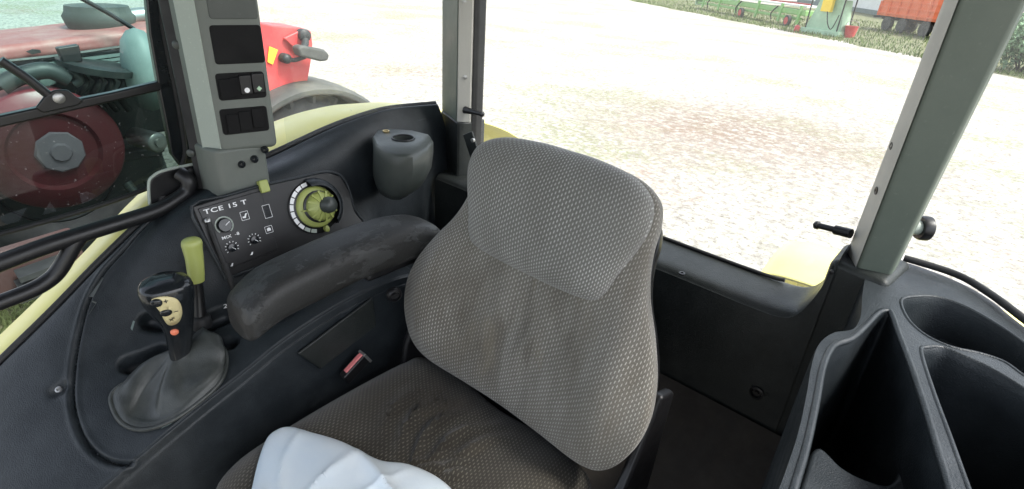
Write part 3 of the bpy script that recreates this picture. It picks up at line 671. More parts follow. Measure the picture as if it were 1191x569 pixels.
bmesh.ops.recalc_face_normals(bm,faces=bm.faces); me=bpy.data.meshes.new('b'); bm.to_mesh(me); bm.free()
link('box_body',me,M['dark'],bx)
for lp_,r in((pocket,.0045),(cup,.003),(binn,.003)):
    MB().tube([TZ(p,ZT-.0015) for p in lp_],r,8,smooth=5,closed=True).build('rolled_rim',M['dark'],bx)
# inner divider of the pocket, a low curved flap
fl=[tuple(p) for p in cr([(925,600),(938,545),(946,523),(958,522),(980,543),(1005,556),(1030,563),(1042,556),(1050,540),(1064,531),(1082,533),(1100,548),(1110,600),(1080,640),(940,650)],4,True)]
MB().prism([S(*p,Z=2.2) for p in fl],(0,0,-.012)).build('pocket_flap',M['dark'],bx,bevel=.005,seg=3)
# ================================================================ SEAT
st=thing('driver_seat','grey cloth driver seat with dashed pattern and worn black armrest','seat',(-.53,.4,1.6))
def pad(name,outl,mat,parent,o,U,V,Wd,front,back,rings=22,n=6,cen=None,p=2.6,feat=None,prof=None):
    P=cr(outl,n,True); c=np.array(cen if cen else P.mean(0)); m=len(P)
    V_=[];uvs=[]; rr=[1-(k/rings)**1.0 for k in range(rings+1)]
    o=np.array(o);U=np.array(U);V=np.array(V);Wd=np.array(Wd)
    def hgt(t,f): return f*(max(0,1-t**p))**(1/p)
    ts=[math.sin(math.pi/2*k/rings) for k in range(rings+1)][::-1]  # 1..0 packed at the rim
    layers=[]
    for side,f in((1,front),(-1,back)):
        for k,t in enumerate(ts):
            if side==-1 and k==0: continue
            ring=[]
            for q in P:
                uv=c+(q-c)*t; h=side*hgt(t,f)
                if side==1 and feat: h+=feat(uv[0],uv[1],t)*min(1,(1-t)*6)
                if prof: h+=prof(uv[0],uv[1])
                V_.append(o+U*uv[0]+V*uv[1]+Wd*h); dq=(q-c)/max(1e-6,np.linalg.norm(q-c)); ex=(f-hgt(t,f)); uvs.append((uv[0]+dq[0]*ex,uv[1]+dq[1]*ex)); ring.append(len(V_)-1)
            layers.append((side,ring))
    Fc=[]; fr=[r for s,r in layers if s==1]; bk=[fr[0]]+[r for s,r in layers if s==-1]
    for L in(fr,bk):
        for a,b in zip(L,L[1:]): Fc+=[(a[i],a[(i+1)%m],b[(i+1)%m],b[i]) for i in range(m)]
    me=mesh(V_,Fc); uvl=me.uv_layers.new(name='UVMap')
    for l in me.loops: uvl.data[l.index].uv=uvs[l.vertex_index]
    return link(name,me,mat,parent)
def mirror(pts):
    a=[(x,y) for x,y in pts]; b=[(-x,y) for x,y in reversed(pts) if abs(x)>1e-6]; return a+b
SO=Vector((-.518,.622,1.943)); sv=Vector((0,.15,.46)).normalized(); su=Vector((1,0,0)); sw=su.cross(sv); sw=sw if sw.y<0 else -sw
bo=mirror([(0,0),(.10,.0),(.19,.005),(.24,.028),(.272,.08),(.284,.14),(.274,.20),(.246,.26),(.216,.31),(.200,.35),(.192,.39),(.190,.43),(.176,.465),(.132,.487),(.06,.496),(0,.498)])
def bfeat(u,v,t):
    h=0
    for s in(-1,1): h+=.022*math.exp(-((abs(u)-.205)/.055)**2)*math.exp(-((v-.14)/.13)**2)*.5*2/2
    h+=-.012*math.exp(-(u/.10)**2)*math.exp(-((v-.15)/.14)**2)
    # soft creases
    h+=.0042*math.sin(u*70+math.sin(v*22)*1.6)*math.exp(-((v-.17)/.09)**2)*math.exp(-(u/.15)**2)
    return h
def curve(u,v): return .18*u*u*0+ .55*u*u   # wraps forward at the sides
back=pad('backrest',bo,M['fabric'],st,SO,su,sv,sw,.036,.085,feat=bfeat,prof=curve,cen=(0,.22),p=2.4)
hp=mirror([(0,.272),(.06,.273),(.125,.280),(.148,.297),(.162,.34),(.180,.39),(.187,.43),(.174,.466),(.130,.490),(.06,.499),(0,.50)])
pad('headrest_pad',hp,M['fabric3'],st,SO+sw*.028,su,sv,sw,.050,.06,prof=curve,cen=(0,.39),p=2.5)
# dark shell behind
bs=[(x*.90,y*.88+.01) for x,y in bo]
pad('back_shell',bs,M['black'],st,SO-sw*.075,su,sv,sw,.01,.05,prof=curve,cen=(0,.22),p=3)
# cushion
CO=Vector((-.555,.665,1.868))
co=[(-.235,.015),(-.12,.0),(0,.01),(.12,.0),(.225,.015),(.25,.06),(.255,.2),(.25,.35),(.235,.45),(.18,.5),(0,.515),(-.18,.5),(-.235,.45),(-.25,.35),(-.255,.2),(-.25,.06)]
def cfeat(u,v,t):
    h=.012*math.exp(-((abs(u)-.19)/.05)**2)
    h+=-.010*math.exp(-(u/.11)**2)*math.exp(-((v-.22)/.15)**2)
    h+=sum(.016*math.exp(-((u-u0-.9*(v-.17)**2*6-.25*(v-.15))/.008)**2) for u0 in(-.13,-.085,-.04,.005,.05))*math.exp(-((v-.17)/.085)**2)
    h+=-.006*math.exp(-((u-.02)/.006)**2)*math.exp(-((v-.06)/.05)**2)
    return h
pad('cushion',co,M['fabric2'],st,CO,su,Vector((0,-1,.0)),Vector((0,0,1)),.055,.07,feat=cfeat,cen=(0,.25),p=3.2)
MB().box((-.55,.40,1.77),(.44,.46,.09)).build('seat_pan',M['black'],st,bevel=.03)
MB().box((-.55,.40,1.56),(.30,.36,.34)).build('suspension_bellows',M['rubber'],st,bevel=.03)
MB().box((-.52,.685,1.88),(.26,.05,.16)).build('recliner_bracket',M['black'],st,bevel=.012)
MB().prism([(-.262,.55,1.80),(-.262,.72,1.82),(-.262,.74,2.08),(-.262,.69,2.10),(-.262,.62,1.95),(-.262,.55,1.9)],(.02,0,0)).build('side_bracket',M['black'],st,bevel=.008)
MB().prism([(-.80,.58,1.82),(-.80,.72,1.82),(-.80,.76,2.14),(-.80,.70,2.16),(-.80,.60,1.95)],(.018,0,0)).build('side_bracket',M['black'],st,bevel=.008)
p=S(458,342,X=-.79); MB().lathe(p,(1,-.4,0),[(.016,-.002),(.016,.006),(.011,.010),(.010,.004),(.004,.004),(.004,.009),(0,.009)],20).build('pivot_bolt',M['black'],st)
# armrest
def arm():
    spine=[(-.862,.298,2.118,.034,.026),(-.862,.310,2.126,.048,.038),(-.862,.36,2.150,.053,.042),(-.860,.44,2.162,.055,.043),(-.857,.53,2.172,.055,.043),(-.853,.61,2.174,.055,.044),(-.848,.67,2.172,.052,.040),(-.845,.71,2.164,.044,.032),(-.843,.735,2.155,.024,.018)]
    sp=cr(spine,6); V=[];n=28;uv=[]
    for x,y,z,w,h in sp:
        for k in range(n):
            a=2*math.pi*k/n; ca,sa=math.cos(a),math.sin(a); e=.62
            V.append((x+w*math.copysign(abs(ca)**e,ca),y,z+h*math.copysign(abs(sa)**e,sa)))
    m=len(sp); Fc=[(i*n+k,i*n+(k+1)%n,(i+1)*n+(k+1)%n,(i+1)*n+k) for i in range(m-1) for k in range(n)]+[tuple(range(n)),tuple((m-1)*n+k for k in range(n))]
    return mesh(V,Fc)
ar=link('armrest',arm(),M['vinyl'],st)
MB().box((-.835,.62,2.135),(.03,.16,.04)).build('armrest_bracket',M['black'],ar,bevel=.01)
# belt buckle
bb=thing('belt_buckle','black belt buckle with faded red button between seat and console','buckle',(-.84,.47,1.95))
a=S(405,436,X=-.835);b_=S(425,414,X=-.835)
d=(b_-a).normalized()
MB().bar(a-d*.012,b_,.020,.028).build('buckle_case',M['black'],bb,bevel=.004)
MB().bar(a+d*.0,b_-d*.002,.012,.031).build('release_button',M['pink'],bb,bevel=.002)
MB().bar(b_-d*.004,b_+d*.002,.022,.031).build('slot_frame',M['steel'],bb,bevel=.001)
# ---------------------------------------------------------------- cloth
def cloth():
  VV=[];FF=[]
  for zz,ol in ((0,[(338,499),(352,503),(395,516),(440,538),(480,545),(525,572),(560,640),(470,720),(330,720),(285,640),(297,560),(310,515),(324,501)]),(-.012,[(430,538),(470,540),(500,556),(530,575),(600,640),(560,720),(420,700),(400,600)])):
    P=cr([(p[0],p[1]) for p in ol],10,True); c=np.array((400,600)); rings=44; V=[]
    for k in range(rings+1):
        t=1-k/rings
        for q in P:
            uv=c+(q-c)*t
            h=.013*(1-t**9)**.5+(1-t**8)*sum(a_*math.exp(-abs((uv[0]-x0)*cn-(uv[1]-y0)*sn_+6*math.sin(uv[1]*.05+x0))/w_) for x0,y0,cn,sn_,a_,w_ in((345,520,.95,-.3,.008,6),(400,545,.75,-.62,.008,6),(455,560,.5,-.85,.005,6))) + .004*math.sin(uv[0]*.055+uv[1]*.02+1)*(1-t**4)+.016*(1-abs(math.sin((uv[0]*.8-uv[1]*.55)*.026+2)))**5*(1-t**6)
            s=S(uv[0],uv[1],Z=1.926); V.append((s.x,s.y,1.926+zz+h*(1 if zz==0 else .7)))
    m=len(P); n0=len(VV); FF+=[(n0+i*m+j,n0+i*m+(j+1)%m,n0+(i+1)*m+(j+1)%m,n0+(i+1)*m+j) for i in range(rings) for j in range(m)]; VV+=V
  return mesh(VV,FF)
cl=link('cloth',cloth(),M['cloth'],solid=-.003); tag(cl,'crumpled pale blue white cloth lying on the seat cushion','cloth')
# ================================================================ LEVERS
gl=thing('gear_lever','black gear lever with yellow button plate and grey leather boot on the console','gear lever',(-.97,.18,1.98))
rim=[(130,462),(133,478),(142,492),(158,500),(178,499),(205,488),(232,469),(255,448),(264,428),(262,408),(248,398),(232,397),(205,415),(165,438),(140,450)]
bR=[];nR=[]
for p in rim:
    q,n=H2(*p); bR.append(q+n*.003)
bR=[Vector(v) for v in cr(bR,4,True)]
topc=S(209,408,X=-.975); m_=len(bR); bc=sum(bR,Vector())/m_
Gb=[]; 
for k in range(15):
    t=k/14; ring=[]
    for i,b0 in enumerate(bR):
        a=2*math.pi*i/m_
        tp=topc+Vector((math.cos(a)*.0,0,0))+ (b0-bc).normalized()*.0165
        e=t**.8
        v=b0*(1-e)+tp*e
        v+=Vector((0,0,1))*(-.010*math.sin(math.pi*t)+.010*math.sin(math.pi*t)*math.sin(3*a+4*t))+(b0-bc).normalized()*(math.sin(math.pi*min(1,t*1.05))*(.009+.013*(1-abs(math.sin(2.5*a+.6+1.3*t)))**2.2+.006*math.sin(7*a+t*5)*t))
        dy=(b0-bc).normalized(); kk=max(0,dy.y*.9+dy.x*.25)**1.5; sn=math.sin(math.pi*min(1,t))
        v+=Vector((0,0,1))*(.026*sn*kk)+dy*(.012*sn*kk)+dy*(.010*sn*(1-abs(math.sin(1.5*a+.4+.8*t)))**4)
        if t<.12: v+=Vector((0,0,.004*math.sin(t/.12*math.pi)))
        ring.append(tuple(v))
    ring.append(ring[0]); Gb.append(ring)
link('boot',gridmesh(np.array(Gb)),M['leather'],gl,sub=1)
MB().tube(bR[::2],.004,8,smooth=2,closed=True).build('boot_rim',M['leather'],gl)
# handle: lofted sections
def handle(secs,n=24,e=.8):
    S_=cr(secs,6); V=[]
    for i,(px,py,X,ra,rb) in enumerate(S_.tolist()):
        c=S(px,py,X=X); 
        for k in range(n):
            a=2*math.pi*k/n; ca,sa=math.cos(a),math.sin(a)
            V.append(c+ra*math.copysign(abs(ca)**e,ca)*HA+rb*math.copysign(abs(sa)**e,sa)*HB)
    m=len(S_); return V,[(i*n+k,i*n+(k+1)%n,(i+1)*n+(k+1)%n,(i+1)*n+k) for i in range(m-1) for k in range(n)]+[tuple(range(n)),tuple((m-1)*n+k for k in range(n))]
vd=(CAM-S(200,360,X=-.975)).normalized(); HA=Vector((0,0,1)).cross(vd).normalized(); HB=HA.cross(Vector((0,0,1))).normalized(); HB=HB if HB.dot(vd)>0 else -HB
secs=[(210,416,-.975,.017,.016),(209,400,-.975,.020,.018),(208,385,-.972,.023,.020),(205,370,-.968,.028,.023),(199,355,-.962,.036,.028),(195,342,-.957,.041,.032),(192,332,-.957,.040,.032),(190,326,-.960,.033,.027),(189,321,-.965,.018,.015)]
hv_,hf=handle(secs); kn=MB().add(hv_,hf).build('gear_knob',M['blackgloss'],gl)
bmk=bmesh.new(); bmk.from_mesh(kn.data); BK=BVHTree.FromBMesh(bmk); bmk.free()
def onk(px,py,lift):
    q=BK.ray_cast(CAM,ray(px,py).normalized()); 
    if q[0] is None: return S(px,py,X=-.94),vd
    n=q[1] if q[1].dot(CAM-q[0])>0 else -q[1]; return q[0]+n*lift,n
pp=[(176,350),(183,346),(195,345),(206,348),(211,357),(211,368),(206,376),(197,378),(191,372),(186,362)]
pp=[tuple(p) for p in cr(pp,3,True)]; cc=np.mean(pp,axis=0)
V=[];
for t in (1,.66,.33,0):
    for p in pp: V.append(onk(*(cc+(np.array(p)-cc)*t),.0012)[0])
mm=len(pp); link('button_plate',mesh(V,[(i*mm+j,i*mm+(j+1)%mm,(i+1)*mm+(j+1)%mm,(i+1)*mm+j) for i in range(3) for j in range(mm)]),M['cream'],gl,solid=-.001)
for px,py in((182,352),(193,363)):
    q,n=onk(px,py,.002); MB().lathe(q,n,[(.0078,-.002),(.0078,.001),(.006,.003),(0,.003)],20,sx=1.15).build('button',M['blackgloss'],gl)
q,n=onk(203,386,.0); MB().lathe(q,n,[(.0065,-.003),(.0065,.002),(.005,.004),(0,.0045)],20).build('button',M['orange'],gl)
q,n=onk(192,346,.0025); xx=(PU-n*PU.dot(n)).normalized(); text('+',.013,frame(onk(193,350,.0025)[0],xx,n.cross(xx),n),M['black'],gl,ext=.0002)
text('–',.012,frame(onk(204,361,.0025)[0],xx,n.cross(xx),n),M['black'],gl,ext=.0002)
q,n=onk(200,370,.0026); yy=n.cross(xx)
def quad2(pts): return MB().add([q+xx*x+yy*y for x,y in pts],[tuple(range(len(pts)))])
m=MB(); 
for a,b in(((-.004,-.004),(.004,.004)),((-.004,.002),(.001,-.004)),((0,.004),(.004,0))):
    A_=q+xx*a[0]+yy*a[1];B_=q+xx*b[0]+yy*b[1]; m.bar(A_,B_,.0012,.0004,n)
m.build('symbol',M['black'],gl,smooth=False)
# green hand lever
hl=thing('hand_lever','small olive green hand lever on a black stem behind the gear lever','lever',(-1.02,.27,2.04))
vd=(CAM-S(226,300,X=-1.02)).normalized(); HA=Vector((0,0,1)).cross(vd).normalized(); HB=HA.cross(Vector((0,0,1))).normalized()
secs=[(229,327,-1.02,.013,.012),(228,318,-1.02,.0145,.013),(226,300,-1.02,.0155,.014),(224,290,-1.02,.0165,.015),(223,283,-1.02,.0175,.016),(222,279,-1.02,.014,.013),(222,277,-1.02,.006,.006)]
v_,f_=handle(secs,20,.85); MB().add(v_,f_).build('lever_grip',M['olive'],hl)
MB().tube([S(229,325,X=-1.02),S(231,345,X=-1.02),S(233,375,X=-1.01)],[.009,.010,.012],12).build('lever_stem',M['black'],hl)
MB().lathe(S(233,370,X=-1.01),(0,0,1),[(.018,-.02),(.018,0),(.013,.006),(.010,.006)],20).build('stem_collar',M['rubber'],hl)
MB().tube([S(226,345,X=-1.035),S(228,372,X=-1.02)],.004,10).build('stem_link',M['olive'],hl)
# ================================================================ DOOR (right side of the cab) and its rail
dr=thing('cab_door','black framed cab door with tinted panes left of the switch pillar','door',(-1.28,.2,2.3))
XD=-1.30
def DX(px,py,dx=0): return S(px,py,X=XD+dx)
MB().tube([DX(168,-80),DX(186,0),DX(190,35),DX(203,100),DX(212,150),DX(215,180),DX(206,200),DX(185,213),DX(140,231),DX(80,250),DX(0,272),DX(-80,290)],.005,10,smooth=5).build('pane_rim',M['rubber'],dr)
MB().prism([DX(165,-60),DX(200,-60),DX(205,30),DX(220,130),DX(226,200),DX(215,200),DX(200,180),DX(186,110),DX(174,40)],(-.02,0,0)).build('door_stile',M['blackgloss'],dr,bevel=.004)
MB().prism([DX(-60,150),DX(0,135),DX(60,122),DX(130,108),DX(198,92),DX(200,103),DX(130,119),DX(60,135),DX(0,149),DX(-60,163)],(-.02,0,0)).build('cross_bar',M['black'],dr,bevel=.004)
MB().prism([DX(40,125),DX(50,112),DX(62,104),DX(78,104),DX(88,112),DX(96,116),DX(90,122),DX(50,131)],(.008,0,0)).build('hinge_plate',M['black'],dr,bevel=.003)
p=DX(68,114,.008); MB().lathe(p,(1,0,0),[(.0095,0),(.0095,.004),(.006,.006),(.0,.006)],20).build('hinge_bolt',M['steel'],dr)
MB().tube([DX(0,70,.0),DX(30,90),DX(58,112)],.008,8).build('hinge_arm',M['black'],dr)
link('upper_pane',mesh([DX(-60,-80,-.012),DX(170,-80,-.012),DX(192,97,-.012),DX(-60,156,-.012)],[(0,1,2,3)]),M['tintglass'],dr,smooth=False)
link('lower_pane',mesh([DX(-60,156,-.012),DX(195,97,-.012),DX(212,150,-.012),DX(214,182,-.012),DX(200,204,-.012),DX(140,231,-.012),DX(-60,286,-.012)],[(0,1,2,3,4,5,6)]),M['darkglass'],dr,smooth=False)
gr=thing('grab_rail','black tubular grab rail with branch tube below the door panes','grab rail',(-1.27,.2,2.15))
XR=-1.185
def RX(px,py,dx=0): return S(px,py,X=XR+dx)
MB().tube([RX(-60,328),RX(0,306),RX(60,284),RX(120,265),RX(180,246),RX(206,232),RX(218,222),RX(219,210),RX(208,202,-.015)],.0150,16).build('main_tube',M['black'],gr)
MB().tube([RX(92,276),RX(84,288),RX(70,312),RX(58,325),RX(38,337),RX(0,352),RX(-60,374)],.0140,16).build('branch_tube',M['black'],gr)
o_=[(173,240),(172,215),(176,206),(190,198),(232,189),(236,238)]
MB().prism([RX(*p,-.03) for p in o_],(.006,0,0)).build('bracket_plate',M['black'],gr,bevel=.003)
MB().tube([RX(174,238,-.024),RX(173,214,-.024),RX(178,205,-.024),RX(192,198,-.024),RX(230,190,-.024)],.003,8).build('bracket_edge',M['lightstrip'],gr)
for px,py in((190,232),(222,200)):
    MB().lathe(RX(px,py,-.022),(1,0,0),[(.009,-.002),(.009,.004),(.005,.006),(0,.006)],16).build('bolt',M['rubber'],gr)
# ================================================================ FENDERS
def fender(name,label,ys,zs,x0,w,drop,sgn,side):
    rows=[]
    for y,z in zip(ys,zs):
        ww=w
        if side==0: w=.095+.11*min(1,max(0,(y-.22)/.3))
        rows.append(([] if side==0 else [(x0-.02,y,z-.42),(x0-.012,y,z-.06)])+[(x0,y,z-.012),(x0+sgn*w*.3,y,z-.002),(x0+sgn*w*.75,y,z-.012),(x0+sgn*w,y,z-.03),(x0+sgn*(w+.015),y,z-.03-drop)])
    o=link(name,gridmesh(resample(rows,8,6)),M['fender'],solid=.004); tag(o,label,'fender'); return o
fender('fender','pale yellow green fender edge curving outside the side console',[-.35,-.1,0,.1,.2,.3,.4,.55,.70,.80,.90,1.1,1.4,1.7],[1.74,1.915,1.99,2.062,2.138,2.205,2.248,2.275,2.312,2.325,2.325,2.30,2.2,2.0],-1.225,.135,.10,-1,0)
fender('fender','pale yellow green fender seen through the lower right corner of the rear window',[1.13,1.2,1.28,1.36,1.43,1.5,1.56,1.6],[2.165,2.185,2.185,2.165,2.12,2.05,1.95,1.8],-.245,.42,.08,1,1)
# ================================================================ RED TRACTOR NEXT TO US
rt=thing('red_tractor','red tractor parked on the grass, seen through the tinted door','tractor',(-4.9,1.2,0))
XN=-4.6
def NX(px,py,dx=0): return S(px,py,X=XN+dx)
def T(px,py,X): return S(px,py,X=X)
# hood with bright top edge
MB().prism([NX(-120,75),NX(0,54),NX(90,43),NX(165,33),NX(200,30),NX(210,62),NX(165,56),NX(90,64),NX(0,76),NX(-120,96)],(-.75,0,.0)).build('hood',M['reddust'],rt,bevel=.05,seg=4)
for k in range(5):
    MB().bar(NX(-80,92+k*5-k*1.2,.02),NX(165,60+k*5,.02),.03,.018).build('louvre',M['gy'],rt)
MB().prism([NX(-120,98,-.05),NX(200,62,-.05),NX(215,150,-.05),NX(-120,210,-.05)],(-.7,0,0)).build('engine_block',M['murk'],rt,bevel=.03)
MB().lathe(NX(117,24,-.4),(0,0,1),[(.17,-.12),(.21,-.02),(.22,.03),(.20,.06),(.19,.10),(0,.11)],28).build('air_intake_cap',M['guard'],rt)
MB().tube([T(130,46,-5.0),T(136,28,-5.0),T(150,20,-5.0),T(175,17,-5.0),T(215,14,-5)],.055,14).build('exhaust_pipe',M['steel'],rt)
MB().tube([T(118,49,-4.8),T(120,40,-4.8),T(127,37,-4.8),T(134,41,-4.8),T(137,48,-4.8)],.022,10).build('lifting_eye',M['reddust'],rt)
MB().tube([T(92,-3,-4.5),T(125,15,-4.5),T(156,34,-4.5)],.014,8).build('wiper_arm',M['black'],rt)
MB().tube([NX(-60,78,.03),NX(60,66,.03),NX(160,52,.03)],.012,6).build('hood_seam',M['murk'],rt)
MB().prism([NX(30,60,.02),NX(38,57,.02),NX(46,58,.02),NX(47,61,.02),NX(36,63,.02)],(.02,0,0)).build('latch',M['murk'],rt)
for k in range(4): MB().tube([NX(95+k*14,88,.1),NX(100+k*15,96,.2),NX(92+k*16,112,.15),NX(108+k*14,128,.1)],.022,8).build('hose',M['murk'],rt)
MB().prism([NX(40,90,.12),NX(58,86,.12),NX(64,96,.12),NX(50,102,.12)],(.05,0,0)).build('lever_plate',M['gy'],rt,bevel=.01)
MB().prism([NX(-40,205,.05),NX(190,170,.05),NX(190,182,.05),NX(-40,220,.05)],(-.1,0,0)).build('frame_rail',M['murk'],rt,bevel=.02)
# things in its cab: monitor, seat, hand wheel
MB().prism([T(66,56,-4.3),T(92,52,-4.3),T(97,72,-4.3),T(75,76,-4.3)],(-.06,0,0)).build('monitor',M['black'],rt,bevel=.01)
m=MB()
vv=T(166,76,-4.25); m.lathe(vv,(0,0,1),[(.0,-.30),(.11,-.26),(.16,-.12),(.165,.02),(.13,.15),(.07,.21),(0,.23)],24,sx=.7); m.build('headrest',M['gy'],rt)
MB().lathe(T(112,78,-4.4),(0,0.2,1),[(.24,-.02),(.25,.02),(.20,.03),(0,.02)],24,sx=.8,sy=1.3).build('seat_pad',M['murk'],rt)
MB().tube([T(0,100,-4.3),T(25,88,-4.3),T(55,82,-4.3),T(80,92,-4.3)],.05,10).tube([T(75,92,-4.3),T(82,84,-4.3),T(92,92,-4.3),T(85,98,-4.3)],.03,8).build('hoses',M['murk'],rt)
# large wheel under the hood
def wheel(c,ro,ri,wd,nm,par,lug=True,tm='tyre',rm='redrim'):
    c=Vector(c); ax=Vector((1,0,0)); w=wd/2
    prof=[(ri,-w*.8),(ri+(ro-ri)*.35,-w),(ro*.93,-w*.95),(ro,-w*.7),(ro,w*.7),(ro*.93,w*.95),(ri+(ro-ri)*.35,w),(ri,w*.8),(ri,-w*.8)]
    m=MB().lathe(c,ax,prof,48)
    if lug:
        for k in range(22):
            for s_ in(-1,1):
                a=2*math.pi*(k+(.25 if s_>0 else -.25))/22; d=Vector((0,math.cos(a),math.sin(a))); a2=a+.16; d2=Vector((0,math.cos(a2),math.sin(a2)))
                m.bar(c+ax*(s_*w*.05)+d2*(ro+.01),c+ax*(s_*w*.98)+d*(ro-.02),.055,.06,d)
    wl=m.build('wheel',M[tm],par)
    MB().lathe(c,ax,[(ri*1.01,w*.75),(ri*.95,w*.9),(ri*.9,w*.6),(ri*.78,w*.35),(ri*.45,w*.25),(ri*.4,w*.55),(ri*.28,w*.6),(0,w*.6)],48).build('rim',M[rm],wl)
    MB().lathe(c+ax*w*.62,ax,[(ri*.26,0),(ri*.24,.04),(ri*.1,.06),(0,.06)],24).build('hub',M['murk'],wl)
    return wl
wc=T(60,170,-4.15); 
wheel((-6.1,wc.y*1.35,.86),.86,.45,.5,'wheel',rt,True,'murk','murk')
fg=T(64,176,-4.25); MB().lathe(fg,(1,0,0),[(.36,-.25),(.375,-.02),(.36,.0),(.24,.03),(.22,.0),(.10,.02),(.0,.02)],48).build('fan_guard',M['wine'],rt)
MB().lathe(fg+Vector((.03,.02,.0)),(1,0,0),[(.13,0),(.12,.015),(.06,.02),(.05,.035),(0,.035)],9).build('fan_hub',M['mauve'],rt)
for k in range(5): MB().tube([fg+Vector((.1,.3+k*.12,-.25)),fg+Vector((.16,.36+k*.12,-.4)),fg+Vector((.12,.5+k*.1,-.62))],.03,8).build('hose',M['murk'],rt)
MB().lathe(T(180,165,-4.3),(1,.3,0),[(.07,-.2),(.07,.03),(.06,.04),(.03,.04),(.03,.06),(0,.06)],20).build('filter_can',M['steel'],rt)
wheel((-4.75,4.0 if False else T(350,135,-4.7).y,.78),.78,.45,.45,'wheel',rt)
# mudguard over the rear wheel
wr=Vector((-4.75,T(350,135,-4.7).y,.78))
g_=[]
for k in range(15):
    a=R(15+k*140/14); g_.append([(wr.x+xx_,wr.y+math.cos(a)*(rr_),wr.z+math.sin(a)*(rr_)) for xx_,rr_ in((-.32,.84),(-.30,.88),(0,.90),(.30,.88),(.32,.83))])
link('mudguard',gridmesh(resample(g_,3,3)),M['guard'],rt,solid=.02)
# red body behind the pillar
MB().prism([NX(285,22),NX(318,30),NX(350,32),NX(362,36),NX(364,52),NX(362,72),NX(358,95),NX(362,98),NX(330,105),NX(285,112)],(-.35,0,0)).build('rear_body',M['red'],rt,bevel=.03,seg=3)
MB().prism([NX(328,44,.01),NX(345,36,.01),NX(356,36,.01),NX(360,45,.01),NX(347,62,.01)],(.03,0,0)).build('side_plate',M['red'],rt,bevel=.01)
MB().prism([NX(313,54,.012),NX(323,58,.012),NX(317,75,.012),NX(311,72,.012)],(.004,0,0)).build('warning_sticker',M['yellow'],rt,smooth=False)
MB().tube([NX(354,42,.05),NX(355,50,.1),NX(353,57,.15)],.03,12).lathe(NX(354,41,.06),(1,0,0),[(.05,-.05),(.05,.02),(.02,.04),(0,.04)],16).build('arm_joint',M['murk'],rt)
MB().tube([NX(331,68,.06),NX(342,70,.08),NX(355,66,.15)],.018,10).lathe(NX(332,68,.05),(1,0,0),[(.04,-.04),(.04,.03),(.02,.05),(0,.05)],16).build('mirror_arm',M['murk'],rt)
c=NX(365,63,.2); MB().prism([NX(347,56,.2),NX(352,53,.2),NX(378,58,.2),NX(384,64,.2),NX(382,71,.2),NX(374,72,.2),NX(350,66,.2)],(-.12,0,0)).build('mirror_head',M['guard'],rt,bevel=.03,seg=4)
# steps
for k in range(3): MB().bar(T(20,322+k*12,-3.6),T(75,302+k*12,-3.6),.12,.03).build('step',M['murk'],rt)
MB().prism([T(-20,300,-3.7),T(85,268,-3.7),T(100,300,-3.7),T(60,345,-3.7),T(-20,360,-3.7)],(-.08,0,0)).build('step_plate',M['rust'],rt,bevel=.02)
# ================================================================ FAR MACHINES
def GZ(px,py): return S(px,py,Z=0)
# harvester header on the grass verge
hh=thing('harvester_header','long low green machine with red wheel parked at the far edge of the yard','harvester',tuple(GZ(880,28)))
a=GZ(820,12);b_=GZ(930,33); d=(b_-a).normalized(); nrmv=Vector((-d.y,d.x,0))
a=a-d*3
def HH(t,off,z): return a+(b_-a)*t+nrmv*off+Vector((0,0,z))
MB().bar(HH(0,.6,.95),HH(1,.6,.95),1.0,.35).build('frame_beam',M['green'],hh,bevel=.05)
MB().bar(HH(.05,.2,.55),HH(.97,.2,.55),.3,.18).build('lower_beam',M['green'],hh,bevel=.04)
MB().bar(HH(.02,.9,1.35),HH(.98,.9,1.35),1.2,.12).build('top_sheet',M['wall'],hh,bevel=.02)
MB().bar(HH(.35,.35,1.5),HH(1,.35,1.5),.15,.1).build('top_rail',M['redrim'],hh)
for t in(.12,.3,.48,.66,.84,.97): MB().bar(HH(t,.0,.2),HH(t,.1,1.4),.25,.12).build('divider',M['green'],hh,bevel=.02)
for t in(.2,.5,.8): MB().tube([HH(t,-.1,.25),HH(t,-.2,.7),HH(t+.02,0,1.2)],.05,8).build('hose',M['rubber'],hh)
for t in(.56,.93):
    c=HH(t,-.25,.36); w_=MB().lathe(c,nrmv,[(.2,-.1),(.36,-.1),(.38,-.05),(.38,.05),(.36,.1),(.2,.1)],24).build('wheel',M['tyre'],hh)
    MB().lathe(c,nrmv,[(.25,-.12),(.2,-.10),(.05,-.13),(0,-.13)],20).build('rim',M['red'],w_)
MB().prism([HH(0,.2,.3),HH(0,1.2,.3),HH(0,1.2,1.3),HH(0,.2,1.1)],d*.1).build('end_plate',M['palegreen'],hh)
# fuel stand
fs=thing('fuel_stand','pale green fuel stand with sloping roof and yellow box at the far yard edge','fuel stand',tuple(GZ(955,40)))
p0=GZ(932,37);p1=GZ(972,43); d=(p1-p0).normalized(); nv=Vector((-d.y,d.x,0)); w=(p1-p0).length
def FS(t,off,z): return p0+d*(w*t)+nv*off+Vector((0,0,z))
MB().prism([FS(-.05,0,0),FS(1.05,0,0),FS(1.05,1.2,0),FS(-.05,1.2,0)],(0,0,.28)).build('base_tray',M['palegreen'],fs,bevel=.03)
for t in(.05,.95):
    for of in(.1,1.1): MB().bar(FS(t,of,.28),FS(t,of,2.3),.07,.07,(1,0,0)).build('upright',M['dark2'],fs)
MB().prism([FS(.1,-.25,2.75),FS(.3,-.25,2.8),FS(1.5,-.25,2.15),FS(1.5,1.4,2.15),FS(.3,1.4,2.8),FS(.1,1.4,2.75)],(0,0,.05)).build('roof_sheet',M['rooff'],fs)
c=FS(.5,.6,.9); MB().prism([FS(-.02,.3,.28),FS(1.0,.3,.28),FS(.86,.35,2.0),FS(.2,.35,2.0)],nv*.7).build('cabinet',M['palegreen'],fs)
